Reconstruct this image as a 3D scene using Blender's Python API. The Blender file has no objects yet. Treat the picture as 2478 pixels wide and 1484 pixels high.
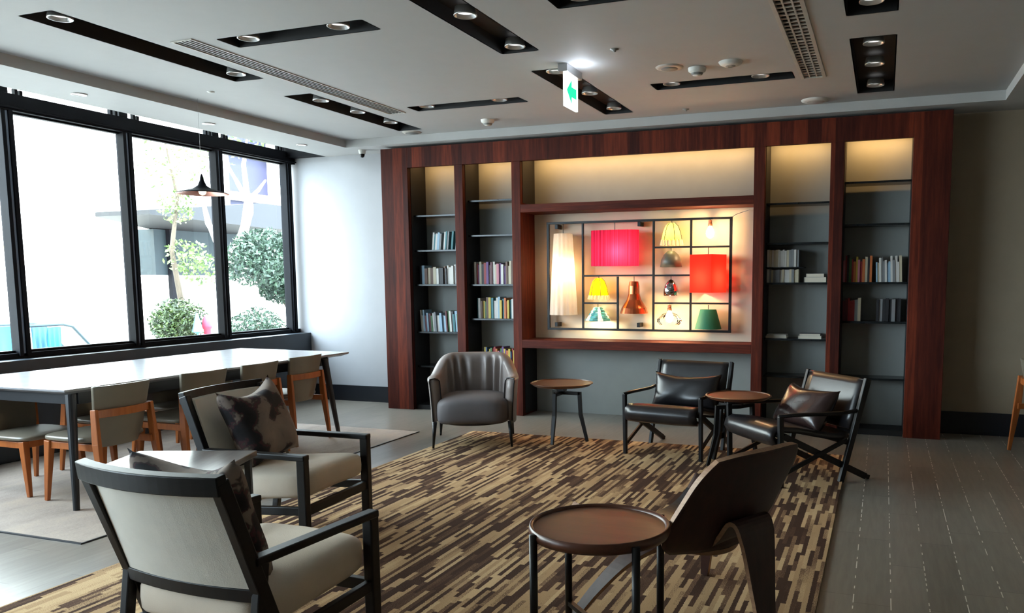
import bpy, bmesh, math, random
from mathutils import Vector, Matrix
random.seed(7)
S = bpy.context.scene
C = S.collection
PI = math.pi

# ------------------------------------------------------------------ camera
RX = ((0.93867426, -0.03235391, 0.34328394),
      (0.34476264, 0.10371294, -0.93294285),
      (-0.00541864, 0.99408091, 0.10850708))
cd = bpy.data.cameras.new('camera')
cam = bpy.data.objects.new('camera', cd)
C.objects.link(cam)
cam.matrix_world = Matrix.Translation((0, 0, 1.42)) @ Matrix(RX).to_4x4()
cd.sensor_width = 36.0
cd.lens = 1970.0 / 2478.0 * 36.0
cd.shift_x = -(1412 - 1239) / 2478.0
cd.shift_y = (891 - 742) / 2478.0
cd.clip_start = 0.05
cd.clip_end = 200
S.camera = cam

# ------------------------------------------------------------------ sky, sun, exposure
w = bpy.data.worlds.new('world')
S.world = w
w.use_nodes = True
wn = w.node_tree.nodes
wn['Background'].inputs[0].default_value = (0.72, 0.87, 1.0, 1)
wn['Background'].inputs[1].default_value = 12.0
sd = bpy.data.lights.new('sun', 'SUN')
sd.energy = 9.0
sd.angle = math.radians(2)
sd.color = (1.0, 0.95, 0.86)
so = bpy.data.objects.new('sun', sd)
C.objects.link(so)
so.rotation_euler = Vector((-0.62, 0.30, -0.85)).to_track_quat('-Z', 'Y').to_euler()
# window portals guide the sampling of daylight, they add no light of their own
for k, (y0, y1) in enumerate(((-1.9, 3.56), (3.56, 5.77), (5.77, 7.95))):
    ld = bpy.data.lights.new('window_portal', 'AREA')
    ld.shape = 'RECTANGLE'
    ld.size = y1 - y0
    ld.size_y = 2.2
    ld.cycles.is_portal = True
    lo = bpy.data.objects.new('window_portal', ld)
    C.objects.link(lo)
    lo.matrix_world = Matrix.Translation((-6.74, (y0 + y1) / 2, 1.95)) @ Matrix(((0, 0, -1), (1, 0, 0), (0, -1, 0))).to_4x4()
S.view_settings.view_transform = 'Standard'
S.view_settings.look = 'None'
S.view_settings.exposure = 1.0
S.view_settings.gamma = 1.0
S.view_settings.use_curve_mapping = False

# ------------------------------------------------------------------ helpers: colour and materials
def lin(c):
    c /= 255.0
    return c / 12.92 if c <= 0.04045 else ((c + 0.055) / 1.055) ** 2.4

def rgb(r, g, b):
    return (lin(r), lin(g), lin(b), 1)

class NT:
    def __init__(s, name):
        s.m = bpy.data.materials.new(name)
        s.m.use_nodes = True
        s.t = s.m.node_tree
        s.p = s.t.nodes['Principled BSDF']
        s.out = s.t.nodes['Material Output']
    def n(s, typ, **k):
        o = s.t.nodes.new(typ)
        for a, b in k.items():
            setattr(o, a, b)
        return o
    def l(s, a, b):
        s.t.links.new(a, b)
    def math(s, op, a, b=None, c=None):
        o = s.n('ShaderNodeMath', operation=op)
        for i, v in enumerate((a, b, c)):
            if v is None:
                continue
            if isinstance(v, (int, float)):
                o.inputs[i].default_value = v
            else:
                s.l(v, o.inputs[i])
        return o.outputs[0]
    def coord(s, kind='Object'):
        return s.n('ShaderNodeTexCoord').outputs[kind]
    def ramp(s, fac, stops, interp='LINEAR'):
        r = s.n('ShaderNodeValToRGB')
        r.color_ramp.interpolation = interp
        e = r.color_ramp.elements
        e[0].position, e[0].color = stops[0]
        e[1].position, e[1].color = stops[-1]
        for p, c in stops[1:-1]:
            q = e.new(p)
            q.color = c
        s.l(fac, r.inputs[0])
        return r.outputs[0]
    def noise(s, vec, scale, detail=3, rough=0.5, sc=None):
        if sc:
            mp = s.n('ShaderNodeMapping')
            mp.inputs['Scale'].default_value = sc
            s.l(vec, mp.inputs[0])
            vec = mp.outputs[0]
        o = s.n('ShaderNodeTexNoise')
        o.inputs['Scale'].default_value = scale
        o.inputs['Detail'].default_value = detail
        o.inputs['Roughness'].default_value = rough
        s.l(vec, o.inputs['Vector'])
        return o.outputs[0]
    def bump(s, h, strength=0.3, dist=0.01):
        b = s.n('ShaderNodeBump')
        b.inputs['Strength'].default_value = strength
        b.inputs['Distance'].default_value = dist
        s.l(h, b.inputs['Height'])
        s.l(b.outputs[0], s.p.inputs['Normal'])

def plain(name, col, rough=0.6, metal=0.0, var=0.08, scale=8, bump=0.0, bscale=60, spec=None, sc=None):
    t = NT(name)
    co = t.coord()
    f = t.noise(co, scale, 3, 0.5, sc)
    a = tuple(max(0, c * (1 - var)) for c in col[:3]) + (1,)
    b = tuple(min(1, c * (1 + var)) for c in col[:3]) + (1,)
    t.l(t.ramp(f, [(0.3, a), (0.7, b)]), t.p.inputs['Base Color'])
    t.p.inputs['Roughness'].default_value = rough
    t.p.inputs['Metallic'].default_value = metal
    if spec is not None:
        t.p.inputs['Specular IOR Level'].default_value = spec
    if bump:
        t.bump(t.noise(co, bscale, 2), bump, 0.004)
    return t.m

def wood(name, c1, c2, rough=0.45, axis='Z', scale=3.0, plank=None, c3=None, spec=0.5):
    t = NT(name)
    t.p.inputs['Specular IOR Level'].default_value = spec
    co = t.coord()
    k = {'X': (1, 14, 14), 'Y': (14, 1, 14), 'Z': (14, 14, 1)}[axis]
    f = t.noise(co, scale, 6, 0.65, k)
    f2 = t.noise(co, scale * 0.6, 2, 0.5, tuple(v * 0.35 for v in k))
    m = t.math('ADD', t.math('MULTIPLY', f, 0.65), t.math('MULTIPLY', f2, 0.35))
    if plank:
        sp = t.n('ShaderNodeSeparateXYZ')
        t.l(co, sp.inputs[0])
        idx = t.math('FLOOR', t.math('DIVIDE', t.math('ADD', sp.outputs[0], t.math('MULTIPLY', sp.outputs[1], 0.37)), plank))
        wn_ = t.n('ShaderNodeTexWhiteNoise', noise_dimensions='1D')
        t.l(idx, wn_.inputs['W'])
        m = t.math('ADD', m, t.math('MULTIPLY', t.math('SUBTRACT', wn_.outputs[0], 0.5), 0.28))
    t.l(t.ramp(m, [(0.28, c1), (0.5, c3 or tuple((a + b) / 2 for a, b in zip(c1, c2))), (0.72, c2)]), t.p.inputs['Base Color'])
    t.p.inputs['Roughness'].default_value = rough
    t.bump(f, 0.12, 0.003)
    return t.m

def emis(name, col, strength):
    t = NT(name)
    e = t.n('ShaderNodeEmission')
    e.inputs[0].default_value = col
    e.inputs[1].default_value = strength
    t.l(e.outputs[0], t.out.inputs[0])
    return t.m

def fabric_shade(name, col, transl=0.5, stripes=0):
    t = NT(name)
    d = t.n('ShaderNodeBsdfDiffuse')
    tr = t.n('ShaderNodeBsdfTranslucent')
    mx = t.n('ShaderNodeMixShader')
    mx.inputs[0].default_value = transl
    if stripes:
        co = t.coord()
        sp = t.n('ShaderNodeSeparateXYZ')
        t.l(co, sp.inputs[0])
        ang = t.math('ARCTAN2', sp.outputs[1], sp.outputs[0])
        nz = t.n('ShaderNodeTexNoise', noise_dimensions='1D')
        nz.inputs['Scale'].default_value = stripes
        t.l(ang, nz.inputs['W'])
        cc = t.ramp(nz.outputs[0], [(0.35, tuple(v * 0.6 for v in col[:3]) + (1,)), (0.65, tuple(min(1, v * 1.3) for v in col[:3]) + (1,))])
        t.l(cc, d.inputs[0]); t.l(cc, tr.inputs[0])
    else:
        d.inputs[0].default_value = col
        tr.inputs[0].default_value = col
    t.l(d.outputs[0], mx.inputs[1]); t.l(tr.outputs[0], mx.inputs[2])
    t.l(mx.outputs[0], t.out.inputs[0])
    return t.m

def make_rug():
    t = NT('striped_rug')
    sp = t.n('ShaderNodeSeparateXYZ')
    t.l(t.coord(), sp.inputs[0])
    fz = t.noise(t.coord(), 130, 2, 0.6)
    row = t.math('FLOOR', t.math('DIVIDE', t.math('ADD', sp.outputs[0], t.math('MULTIPLY', fz, 0.011)), 0.022))
    w1 = t.n('ShaderNodeTexWhiteNoise', noise_dimensions='1D'); t.l(row, w1.inputs['W'])
    ln = t.math('ADD', 0.14, t.math('MULTIPLY', w1.outputs[0], 0.24))
    y = t.math('ADD', t.math('DIVIDE', sp.outputs[1], ln), t.math('MULTIPLY', w1.outputs[0], 37.0))
    seg = t.math('FLOOR', y)
    cv = t.n('ShaderNodeCombineXYZ'); t.l(row, cv.inputs[0]); t.l(seg, cv.inputs[1])
    w2 = t.n('ShaderNodeTexWhiteNoise', noise_dimensions='3D'); t.l(cv.outputs[0], w2.inputs['Vector'])
    big = t.noise(t.coord(), 1.1, 3, 0.6, (2.2, 0.7, 1))
    m = t.math('ADD', t.math('MULTIPLY', w2.outputs[0], 0.55), t.math('MULTIPLY', big, 0.5))
    fine = t.noise(t.coord(), 190, 2, 0.7)
    m = t.math('ADD', m, t.math('MULTIPLY', t.math('SUBTRACT', fine, 0.5), 0.30))
    c = t.ramp(m, [(0.0, rgb(70, 50, 40)), (0.40, rgb(88, 65, 51)), (0.49, rgb(124, 97, 74)), (0.55, rgb(178, 147, 110)), (0.74, rgb(200, 170, 130))], 'CONSTANT')
    t.l(c, t.p.inputs['Base Color'])
    t.p.inputs['Roughness'].default_value = 0.95
    t.p.inputs['Specular IOR Level'].default_value = 0.1
    t.bump(fine, 0.6, 0.004)
    return t.m

def make_floor():
    t = NT('plank_tile_floor')
    co = t.coord()
    sp = t.n('ShaderNodeSeparateXYZ'); t.l(co, sp.inputs[0])
    u = t.math('DIVIDE', t.math('SUBTRACT', sp.outputs[0], 0.071), 0.1565)
    row = t.math('FLOOR', u)
    fr = t.math('FRACT', u)
    wr = t.n('ShaderNodeTexWhiteNoise', noise_dimensions='1D'); t.l(row, wr.inputs['W'])
    v = t.math('ADD', t.math('DIVIDE', sp.outputs[1], 0.95), t.math('MULTIPLY', wr.outputs[0], 1.0))
    seg = t.math('FLOOR', v); fv = t.math('FRACT', v)
    cv = t.n('ShaderNodeCombineXYZ'); t.l(row, cv.inputs[0]); t.l(seg, cv.inputs[1])
    w2 = t.n('ShaderNodeTexWhiteNoise', noise_dimensions='3D'); t.l(cv.outputs[0], w2.inputs['Vector'])
    grain = t.noise(co, 4, 5, 0.6, (9, 0.8, 1))
    m = t.math('ADD', t.math('MULTIPLY', w2.outputs[0], 0.25), t.math('MULTIPLY', grain, 0.75))
    c = t.ramp(m, [(0.2, rgb(112, 105, 96)), (0.8, rgb(146, 139, 128))])
    # light specks where grout catches along the long joints
    dz = t.math('FLOOR', t.math('DIVIDE', sp.outputs[1], 0.035))
    cv3 = t.n('ShaderNodeCombineXYZ'); t.l(row, cv3.inputs[0]); t.l(dz, cv3.inputs[1])
    w3 = t.n('ShaderNodeTexWhiteNoise', noise_dimensions='3D'); t.l(cv3.outputs[0], w3.inputs['Vector'])
    spk = w3.outputs[0]
    edge = t.math('LESS_THAN', fr, 0.03)
    edge2 = t.math('LESS_THAN', fv, 0.004)
    jm = t.math('MULTIPLY', t.math('MULTIPLY', edge, t.math('GREATER_THAN', spk, 0.5)), t.math('GREATER_THAN', sp.outputs[0], -0.3))
    mix = t.n('ShaderNodeMix', data_type='RGBA')
    t.l(jm, mix.inputs[0]); t.l(c, mix.inputs[6]); mix.inputs[7].default_value = rgb(235, 230, 220)
    mix2 = t.n('ShaderNodeMix', data_type='RGBA')
    t.l(edge2, mix2.inputs[0]); t.l(mix.outputs[2], mix2.inputs[6]); mix2.inputs[7].default_value = rgb(96, 90, 82)
    t.l(mix2.outputs[2], t.p.inputs['Base Color'])
    t.p.inputs['Roughness'].default_value = 0.28
    t.bump(grain, 0.05, 0.002)
    return t.m

def make_carpet():
    t = NT('faded_carpet')
    co = t.coord()
    f = t.noise(co, 1.5, 6, 0.7, (3, 1, 1))
    g = t.noise(co, 90, 2)
    m = t.math('ADD', t.math('MULTIPLY', f, 0.8), t.math('MULTIPLY', g, 0.2))
    t.l(t.ramp(m, [(0.3, rgb(132, 118, 108)), (0.5, rgb(158, 144, 132)), (0.7, rgb(176, 158, 140))]), t.p.inputs['Base Color'])
    t.p.inputs['Roughness'].default_value = 0.75
    t.bump(g, 0.4, 0.003)
    return t.m

def make_floral():
    t = NT('floral_fabric')
    co = t.coord()
    d = t.n('ShaderNodeTexNoise'); d.inputs['Scale'].default_value = 5; t.l(co, d.inputs['Vector'])
    mx = t.n('ShaderNodeMix', data_type='RGBA'); mx.inputs[0].default_value = 0.12
    t.l(co, mx.inputs[6]); t.l(d.outputs[1], mx.inputs[7])
    v = t.n('ShaderNodeTexVoronoi', feature='SMOOTH_F1'); v.inputs['Scale'].default_value = 9.5; t.l(mx.outputs[2], v.inputs['Vector'])
    f = t.noise(mx.outputs[2], 11, 3, 0.7)
    m = t.math('ADD', t.math('MULTIPLY', v.outputs[0], 0.9), t.math('MULTIPLY', f, 0.55))
    c = t.ramp(m, [(0.36, rgb(18, 17, 22)), (0.57, rgb(34, 32, 36)), (0.60, rgb(78, 42, 50)), (0.63, rgb(56, 54, 50)), (0.66, rgb(120, 106, 98)), (0.95, rgb(140, 126, 114))])
    t.l(c, t.p.inputs['Base Color'])
    t.p.inputs['Roughness'].default_value = 0.85
    t.bump(f, 0.2, 0.004)
    return t.m

def make_glass():
    t = NT('window_glass')
    tr = t.n('ShaderNodeBsdfTransparent'); tr.inputs[0].default_value = (0.95, 0.98, 0.97, 1)
    gl = t.n('ShaderNodeBsdfGlossy'); gl.inputs['Roughness'].default_value = 0.02
    fz = t.n('ShaderNodeFresnel'); fz.inputs[0].default_value = 1.3
    mx = t.n('ShaderNodeMixShader')
    t.l(fz.outputs[0], mx.inputs[0]); t.l(tr.outputs[0], mx.inputs[1]); t.l(gl.outputs[0], mx.inputs[2])
    t.l(mx.outputs[0], t.out.inputs[0])
    return t.m

def make_exit():
    t = NT('exit_sign_face')
    e = t.n('ShaderNodeEmission'); e.inputs[0].default_value = (0.92, 1.0, 0.97, 1); e.inputs[1].default_value = 1.5
    t.l(e.outputs[0], t.out.inputs[0])
    return t.m

M = {}
M['wall_white'] = plain('white_wall_paint', rgb(176, 178, 182), 0.6, bump=0.03, var=0.015)
M['ceil'] = plain('ceiling_paint', rgb(178, 178, 177), 0.7, var=0.015)
M['wall_tan'] = plain('taupe_wall_paint', rgb(150, 136, 116), 0.7, var=0.03)
M['wall_back'] = plain('grey_wall_paint', rgb(104, 98, 90), 0.7, var=0.03)
M['floor'] = make_floor()
M['rug'] = make_rug()
M['carpet'] = make_carpet()
M['black_base'] = plain('black_skirting', rgb(24, 27, 34), 0.4, var=0.1)
M['sill'] = plain('dark_sill_paint', rgb(46, 54, 62), 0.45, var=0.1)
M['frame'] = plain('black_window_metal', rgb(20, 21, 25), 0.55, 0.0, var=0.1, spec=.08)
M['alu'] = plain('silver_window_gasket', rgb(120, 130, 145), 0.5, 0.2, var=0.05)
M['black'] = plain('black_metal', rgb(14, 14, 16), 0.4, 0.2, var=0.2)
M['black_in'] = plain('black_panel', rgb(20, 20, 23), 0.6, var=0.2)
M['bookwood'] = wood('red_brown_veneer', rgb(48, 17, 12), rgb(118, 50, 30), 0.6, 'Z', 2.4, plank=0.12, c3=rgb(80, 31, 20), spec=.15)
M['bookwoodx'] = wood('red_brown_veneer_level', rgb(48, 17, 12), rgb(112, 48, 30), 0.6, 'X', 2.4, c3=rgb(80, 31, 20), spec=.15)
M['nichepaint'] = plain('cream_niche_paint', rgb(206, 190, 168), 0.7, var=0.02)
M['bcback'] = plain('grey_white_back_panel', rgb(138, 141, 138), 0.65, var=0.03)
M['shelf'] = plain('smoked_shelf', rgb(30, 34, 36), 0.25, 0.3, var=0.1)
M['orange_wood'] = wood('honey_oak', rgb(142, 74, 32), rgb(186, 108, 52), 0.4, 'Z', 3)
M['taupe_seat'] = plain('taupe_upholstery', rgb(120, 113, 100), 0.30, var=0.04, bump=0.05)
M['table_top'] = plain('dark_table_laminate', rgb(150, 150, 154), 0.24, var=0.05, spec=0.8)
M['table_edge'] = plain('charcoal_table_frame', rgb(30, 31, 36), 0.4, var=0.1)
M['ebony'] = plain('ebonised_wood', rgb(15, 15, 18), 0.42, var=0.2, sc=(1, 1, 10), bump=0.04, spec=.35)
M['beige'] = plain('beige_linen', rgb(214, 200, 182), 0.9, var=0.04, bump=0.25, bscale=260)
M['greyback'] = plain('grey_linen', rgb(214, 210, 200), 0.9, var=0.04, bump=0.25, bscale=260)
M['floral'] = make_floral()
M['tub'] = plain('grey_brown_leather', rgb(132, 122, 118), 0.42, var=0.06, bump=0.08, bscale=90)
M['tubseat'] = plain('charcoal_fabric', rgb(92, 88, 90), 0.7, var=0.05, bump=0.1, bscale=150)
M['leather'] = plain('black_leather', rgb(30, 28, 30), 0.3, var=0.15, bump=0.08, bscale=70)
M['brownleather'] = plain('dark_brown_leather', rgb(48, 34, 32), 0.26, var=0.15, bump=0.1, bscale=50)
M['darkwood'] = wood('dark_walnut', rgb(28, 18, 16), rgb(54, 34, 28), 0.38, 'Z', 3)
M['walnut'] = wood('walnut_ply', rgb(38, 21, 18), rgb(66, 37, 30), 0.55, 'Z', 2.2)
M['plyedge'] = wood('pale_ply_edge', rgb(140, 100, 76), rgb(186, 150, 118), 0.5, 'Y', 6)
M['tabletop_wood'] = wood('brown_table_veneer', rgb(74, 40, 23), rgb(102, 61, 37), 0.36, 'X', 2)
M['tablerim'] = wood('dark_rim_veneer', rgb(62, 34, 24), rgb(96, 56, 38), 0.35, 'X', 2)
M['greywood'] = wood('grey_washed_wood', rgb(84, 78, 76), rgb(134, 128, 124), 0.28, 'Y', 3)
M['white_plastic'] = plain('white_plastic', rgb(214, 214, 208), 0.4, var=0.02)
M['dark_plastic'] = plain('dark_lens', rgb(20, 20, 24), 0.2)
M['vent_grey'] = plain('grey_vent_metal', rgb(136, 138, 136), 0.5, 0.2)
M['vent_pale'] = plain('pale_vent_metal', rgb(188, 184, 176), 0.5, 0.1)
M['downlight'] = emis('downlight_glow', (1.0, 0.98, 0.95, 1), 0.75)
M['downring'] = plain('downlight_trim', rgb(190, 190, 188), 0.3, 0.6)
M['glass'] = make_glass()
M['exit'] = make_exit()
M['green_ink'] = emis('green_arrow', (0.02, 0.62, 0.30, 1), 0.9)
M['steel'] = plain('brushed_steel', rgb(170, 170, 170), 0.3, 0.8)

# ------------------------------------------------------------------ helpers: meshes
def mesh(name, bm, m, parent=None, smooth=False, bevel=0, loc=None, seg=2):
    me = bpy.data.meshes.new(name)
    bmesh.ops.recalc_face_normals(bm, faces=bm.faces)
    bm.to_mesh(me)
    bm.free()
    o = bpy.data.objects.new(name, me)
    C.objects.link(o)
    mats = m if isinstance(m, (list, tuple)) else [m]
    for q in mats:
        me.materials.append(q)
    if smooth:
        for p in me.polygons:
            p.use_smooth = True
    if parent:
        o.parent = parent
    if loc:
        o.location = loc
    if bevel:
        md = o.modifiers.new('bevel', 'BEVEL')
        md.width = bevel
        md.segments = seg
        md.limit_method = 'ANGLE'
        md.angle_limit = 0.7
    return o

def NB():
    return bmesh.new()

def box(bm, x0, x1, y0, y1, z0, z1, mi=0):
    v = [bm.verts.new(p) for p in ((x0, y0, z0), (x1, y0, z0), (x1, y1, z0), (x0, y1, z0), (x0, y0, z1), (x1, y0, z1), (x1, y1, z1), (x0, y1, z1))]
    for f in ((3, 2, 1, 0), (4, 5, 6, 7), (0, 1, 5, 4), (1, 2, 6, 5), (2, 3, 7, 6), (3, 0, 4, 7)):
        q = bm.faces.new([v[i] for i in f])
        q.material_index = mi
    return bm

def loft(bm, rings, cap=True, closed=True, mi=0):
    vs = [[bm.verts.new(p) for p in r] for r in rings]
    n = len(vs[0])
    for a, b in zip(vs, vs[1:]):
        for i in range(n if closed else n - 1):
            j = (i + 1) % n
            f = bm.faces.new((a[i], a[j], b[j], b[i]))
            f.material_index = mi
    if cap and closed:
        bm.faces.new(list(reversed(vs[0]))).material_index = mi
        bm.faces.new(vs[-1]).material_index = mi
    return bm

def bar(bm, p, q, a, b=None, a2=None, b2=None, up=(0, 0, 1)):
    """rectangular bar from p to q: a = width across, b = height along up, a2/b2 at q"""
    p, q = Vector(p), Vector(q)
    b = b or a
    a2 = a2 or a
    b2 = b2 or b
    d = (q - p).normalized()
    u = Vector(up)
    if abs(d.dot(u)) > 0.98:
        u = Vector((0, 1, 0))
    s = d.cross(u).normalized()
    u = s.cross(d).normalized()
    def ring(c, A, B):
        return [c + s * (x * A / 2) + u * (y * B / 2) for x, y in ((-1, -1), (1, -1), (1, 1), (-1, 1))]
    return loft(bm, [ring(p, a, b), ring(q, a2, b2)])

def rod(bm, p, q, r, r2=None, n=14):
    p, q = Vector(p), Vector(q)
    r2 = r if r2 is None else r2
    d = (q - p).normalized()
    u = Vector((0, 0, 1)) if abs(d.z) < 0.95 else Vector((1, 0, 0))
    s = d.cross(u).normalized()
    u = s.cross(d)
    R = [[c + (s * math.cos(2 * PI * i / n) + u * math.sin(2 * PI * i / n)) * rr for i in range(n)] for c, rr in ((p, r), (q, r2))]
    return loft(bm, R)

def tube(bm, pts, r, n=8, rr=None):
    pts = [Vector(p) for p in pts]
    rings = []
    for i, c in enumerate(pts):
        d = (pts[min(i + 1, len(pts) - 1)] - pts[max(i - 1, 0)]).normalized()
        u = Vector((0, 0, 1)) if abs(d.z) < 0.9 else Vector((1, 0, 0))
        s = d.cross(u).normalized()
        u = s.cross(d)
        k = r if rr is None else rr[i]
        rings.append([c + (s * math.cos(2 * PI * j / n) + u * math.sin(2 * PI * j / n)) * k for j in range(n)])
    return loft(bm, rings)

def lathe(bm, prof, n=32, c=(0, 0, 0), cap=False, wob=None):
    rings = []
    for r, z in prof:
        rings.append([(c[0] + r * (1 + (wob(i / n) if wob else 0)) * math.cos(2 * PI * i / n), c[1] + r * (1 + (wob(i / n) if wob else 0)) * math.sin(2 * PI * i / n), c[2] + z) for i in range(n)])
    return loft(bm, rings, cap=cap)

def grid(bm, f, nu, nv, closed_u=False, mi=0):
    vs = [[bm.verts.new(f(i / nu, j / nv)) for j in range(nv + 1)] for i in range(nu + (0 if closed_u else 1))]
    L = len(vs)
    for i in range(nu if closed_u else nu):
        a = vs[i]
        b = vs[(i + 1) % L]
        for j in range(nv):
            q = bm.faces.new((a[j], b[j], b[j + 1], a[j + 1]))
            q.material_index = mi
    return bm

def sgp(v, e):
    return math.copysign(abs(v) ** e, v)

def cushion(bm, cx, cy, cz, sx, sy, sz, e=0.28, ez=0.55, nu=40, nv=18, f=None):
    """soft upholstered block: a superellipsoid"""
    rings = []
    for j in range(1, nv):
        ph = -PI / 2 + PI * j / nv
        ring = []
        for i in range(nu):
            th = 2 * PI * i / nu
            x = sgp(math.cos(ph), ez) * sgp(math.cos(th), e)
            y = sgp(math.cos(ph), ez) * sgp(math.sin(th), e)
            z = sgp(math.sin(ph), ez)
            p = Vector((cx + x * sx / 2, cy + y * sy / 2, cz + z * sz / 2))
            ring.append(f(p) if f else p)
        rings.append(ring)
    return loft(bm, rings)

def pillow(bm, sx, sz, t, M4=Matrix.Identity(4), n=22, slump=0.0):
    """square scatter cushion standing in the xz plane with drawn-in sides"""
    def P(u, v, s):
        a, b = 2 * u - 1, 2 * v - 1
        pin = 0.07
        x = a * sx / 2 * (1 - pin * (1 - b * b) * abs(a))
        z = b * sz / 2 * (1 - pin * (1 - a * a) * abs(b))
        if b > 0:
            z -= slump * (1 - a * a) * b
        th = t / 2 * (max(0, 1 - a ** 4) ** 0.55) * (max(0, 1 - b ** 4) ** 0.55)
        th *= 1 + 0.08 * math.sin(5 * a + 3 * b)
        return M4 @ Vector((x, s * th, z))
    grid(bm, lambda u, v: P(u, v, 1), n, n)
    grid(bm, lambda u, v: P(u, v, -1), n, n)
    bmesh.ops.remove_doubles(bm, verts=bm.verts, dist=0.0008)
    return bm

def thing(name, label, cat, loc=(0, 0, 0), rz=0, group=None):
    o = bpy.data.objects.new(name, None)
    o.empty_display_size = 0.1
    C.objects.link(o)
    o.location = loc
    o.rotation_euler = (0, 0, rz)
    return tag(o, label, cat, group)

def tag(o, label, cat, group=None):
    o['label'] = label
    o['category'] = cat
    if group:
        o['group'] = group
    return o

def struct(name, bm, m, parent=None, **k):
    o = mesh(name, bm, m, parent, **k)
    if not parent:
        o['kind'] = 'structure'
    return o

def dup(root, loc, rz, label, group=None):
    def cp(o, par):
        c = o.copy()
        C.objects.link(c)
        c.parent = par
        for ch in list(o.children):
            cp(ch, c)
        return c
    r = cp(root, None)
    r.location = loc
    r.rotation_euler = (0, 0, rz)
    r['label'] = label
    if group:
        r['group'] = group
    elif 'group' in r:
        del r['group']
    return r

# ------------------------------------------------------------------ room shell
ZC, ZS = 2.93, 2.85            # tray ceiling, lower soffit
TX0, TX1, TY1, TY0 = -5.52, 0.88, 7.58, -3.0
YB = 8.05
XR = 4.2
struct('floor', box(NB(), -6.75, XR, TY0, YB + .1, -0.1, 0), M['floor'])

slots = [  # x0,x1,y0,y1, lamp positions, words
    ('long black recessed light trough nearest the windows, two lamps', -4.68, -4.42, 3.43, 5.09, [3.58, 4.96]),
    ('black recessed light trough by the windows, beyond the long one, three lamps', -4.68, -4.42, 5.63, 7.33, [5.93, 6.45, 6.98]),
    ('crosswise black light trough just right of the grey slot vent', -3.98, -2.91, 4.19, 4.38, [-3.82, -3.14]),
    ('crosswise black light trough above the left bookcase columns', -3.98, -2.91, 6.37, 6.56, [-3.84, -3.13]),
    ('black light trough in mid ceiling cut by the top of the picture', -2.46, -2.20, 3.45, 5.145, [4.38, 5.06]),
    ('black light trough passing behind the hanging exit sign', -2.46, -2.20, 5.63, 7.32, [5.76, 6.52, 7.16]),
    ('crosswise black light trough, only its end seen at the top edge', -1.76, -0.70, 4.23, 4.42, [-1.6, -0.9]),
    ('crosswise black light trough between detectors and the display niche', -1.76, -0.69, 6.34, 6.55, [-1.62, -0.93]),
    ('black light trough right of the pale air grille, cut by the top edge', -0.25, 0.02, 3.45, 5.14, [4.2, 4.97]),
    ('short looking black light trough above the rightmost bookcase column', -0.25, 0.02, 5.63, 7.27, [5.84, 6.40, 7.09]),
]
vents = [(-4.28, -4.13, 4.13, 6.56), (-0.63, -0.475, 3.3, 6.57)]
xs = sorted({TX0, TX1} | {s[i] for s in slots for i in (1, 2)} | {v[i] for v in vents for i in (0, 1)})
ys = sorted({TY0, TY1} | {s[i] for s in slots for i in (3, 4)} | {v[i] for v in vents for i in (2, 3)})
bm = NB()
cache = {}
def cv(x, y):
    if (x, y) not in cache:
        cache[(x, y)] = bm.verts.new((x, y, ZC))
    return cache[(x, y)]
for xa, xb in zip(xs, xs[1:]):
    for ya, yb in zip(ys, ys[1:]):
        mx_, my_ = (xa + xb) / 2, (ya + yb) / 2
        if any(s[1] < mx_ < s[2] and s[3] < my_ < s[4] for s in slots) or any(v[0] < mx_ < v[1] and v[2] < my_ < v[3] for v in vents):
            continue
        bm.faces.new((cv(xa, ya), cv(xa, yb), cv(xb, yb), cv(xb, ya)))
struct('ceiling', bm, M['ceil'])
bm = NB()
box(bm, -6.12, TX0, TY0, YB, ZS, 3.2)
box(bm, TX0, XR, TY1, YB, ZS, 3.2)
box(bm, TX1, XR, TY0, TY1, ZS, 3.2)
box(bm, -6.75, -6.12, TY0, YB, 3.12, 3.2)
box(bm, TX0, TX1, TY0, TY1, 3.16, 3.2)
struct('ceiling', bm, M['ceil'])
bm = NB()
box(bm, -6.75, -5.15, YB, YB + .12, 0, 3.2)
struct('wall_back', bm, M['wall_white'])
struct('wall_back', box(NB(), -5.15, 0.45, YB, YB + .12, 0, 3.2), M['bcback'])
struct('wall_back', box(NB(), 0.45, XR, YB, YB + .12, 0, 3.2), M['wall_tan'])
struct('wall_right', box(NB(), XR, XR + .1, TY0, YB, 0, 3.2), M['wall_tan'])
struct('wall_front', box(NB(), -6.75, XR, TY0 - .1, TY0, 0, 3.2), M['wall_back'])
bm = NB()
box(bm, -6.75, -6.45, TY0, YB, 0, 0.80)
box(bm, -6.75, -6.45, TY0, -2.0, 0.80, 3.2)
struct('wall_left', bm, M['sill'], bevel=0.004)
struct('baseboard_back', box(NB(), -6.45, -5.15, YB - 0.02, YB, 0, 0.185), M['black_base'], bevel=0.002)
bm = NB()
box(bm, 0.505, XR, YB - 0.02, YB, 0, 0.205)
struct('baseboard_back', bm, M['black_base'], bevel=0.002)
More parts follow.
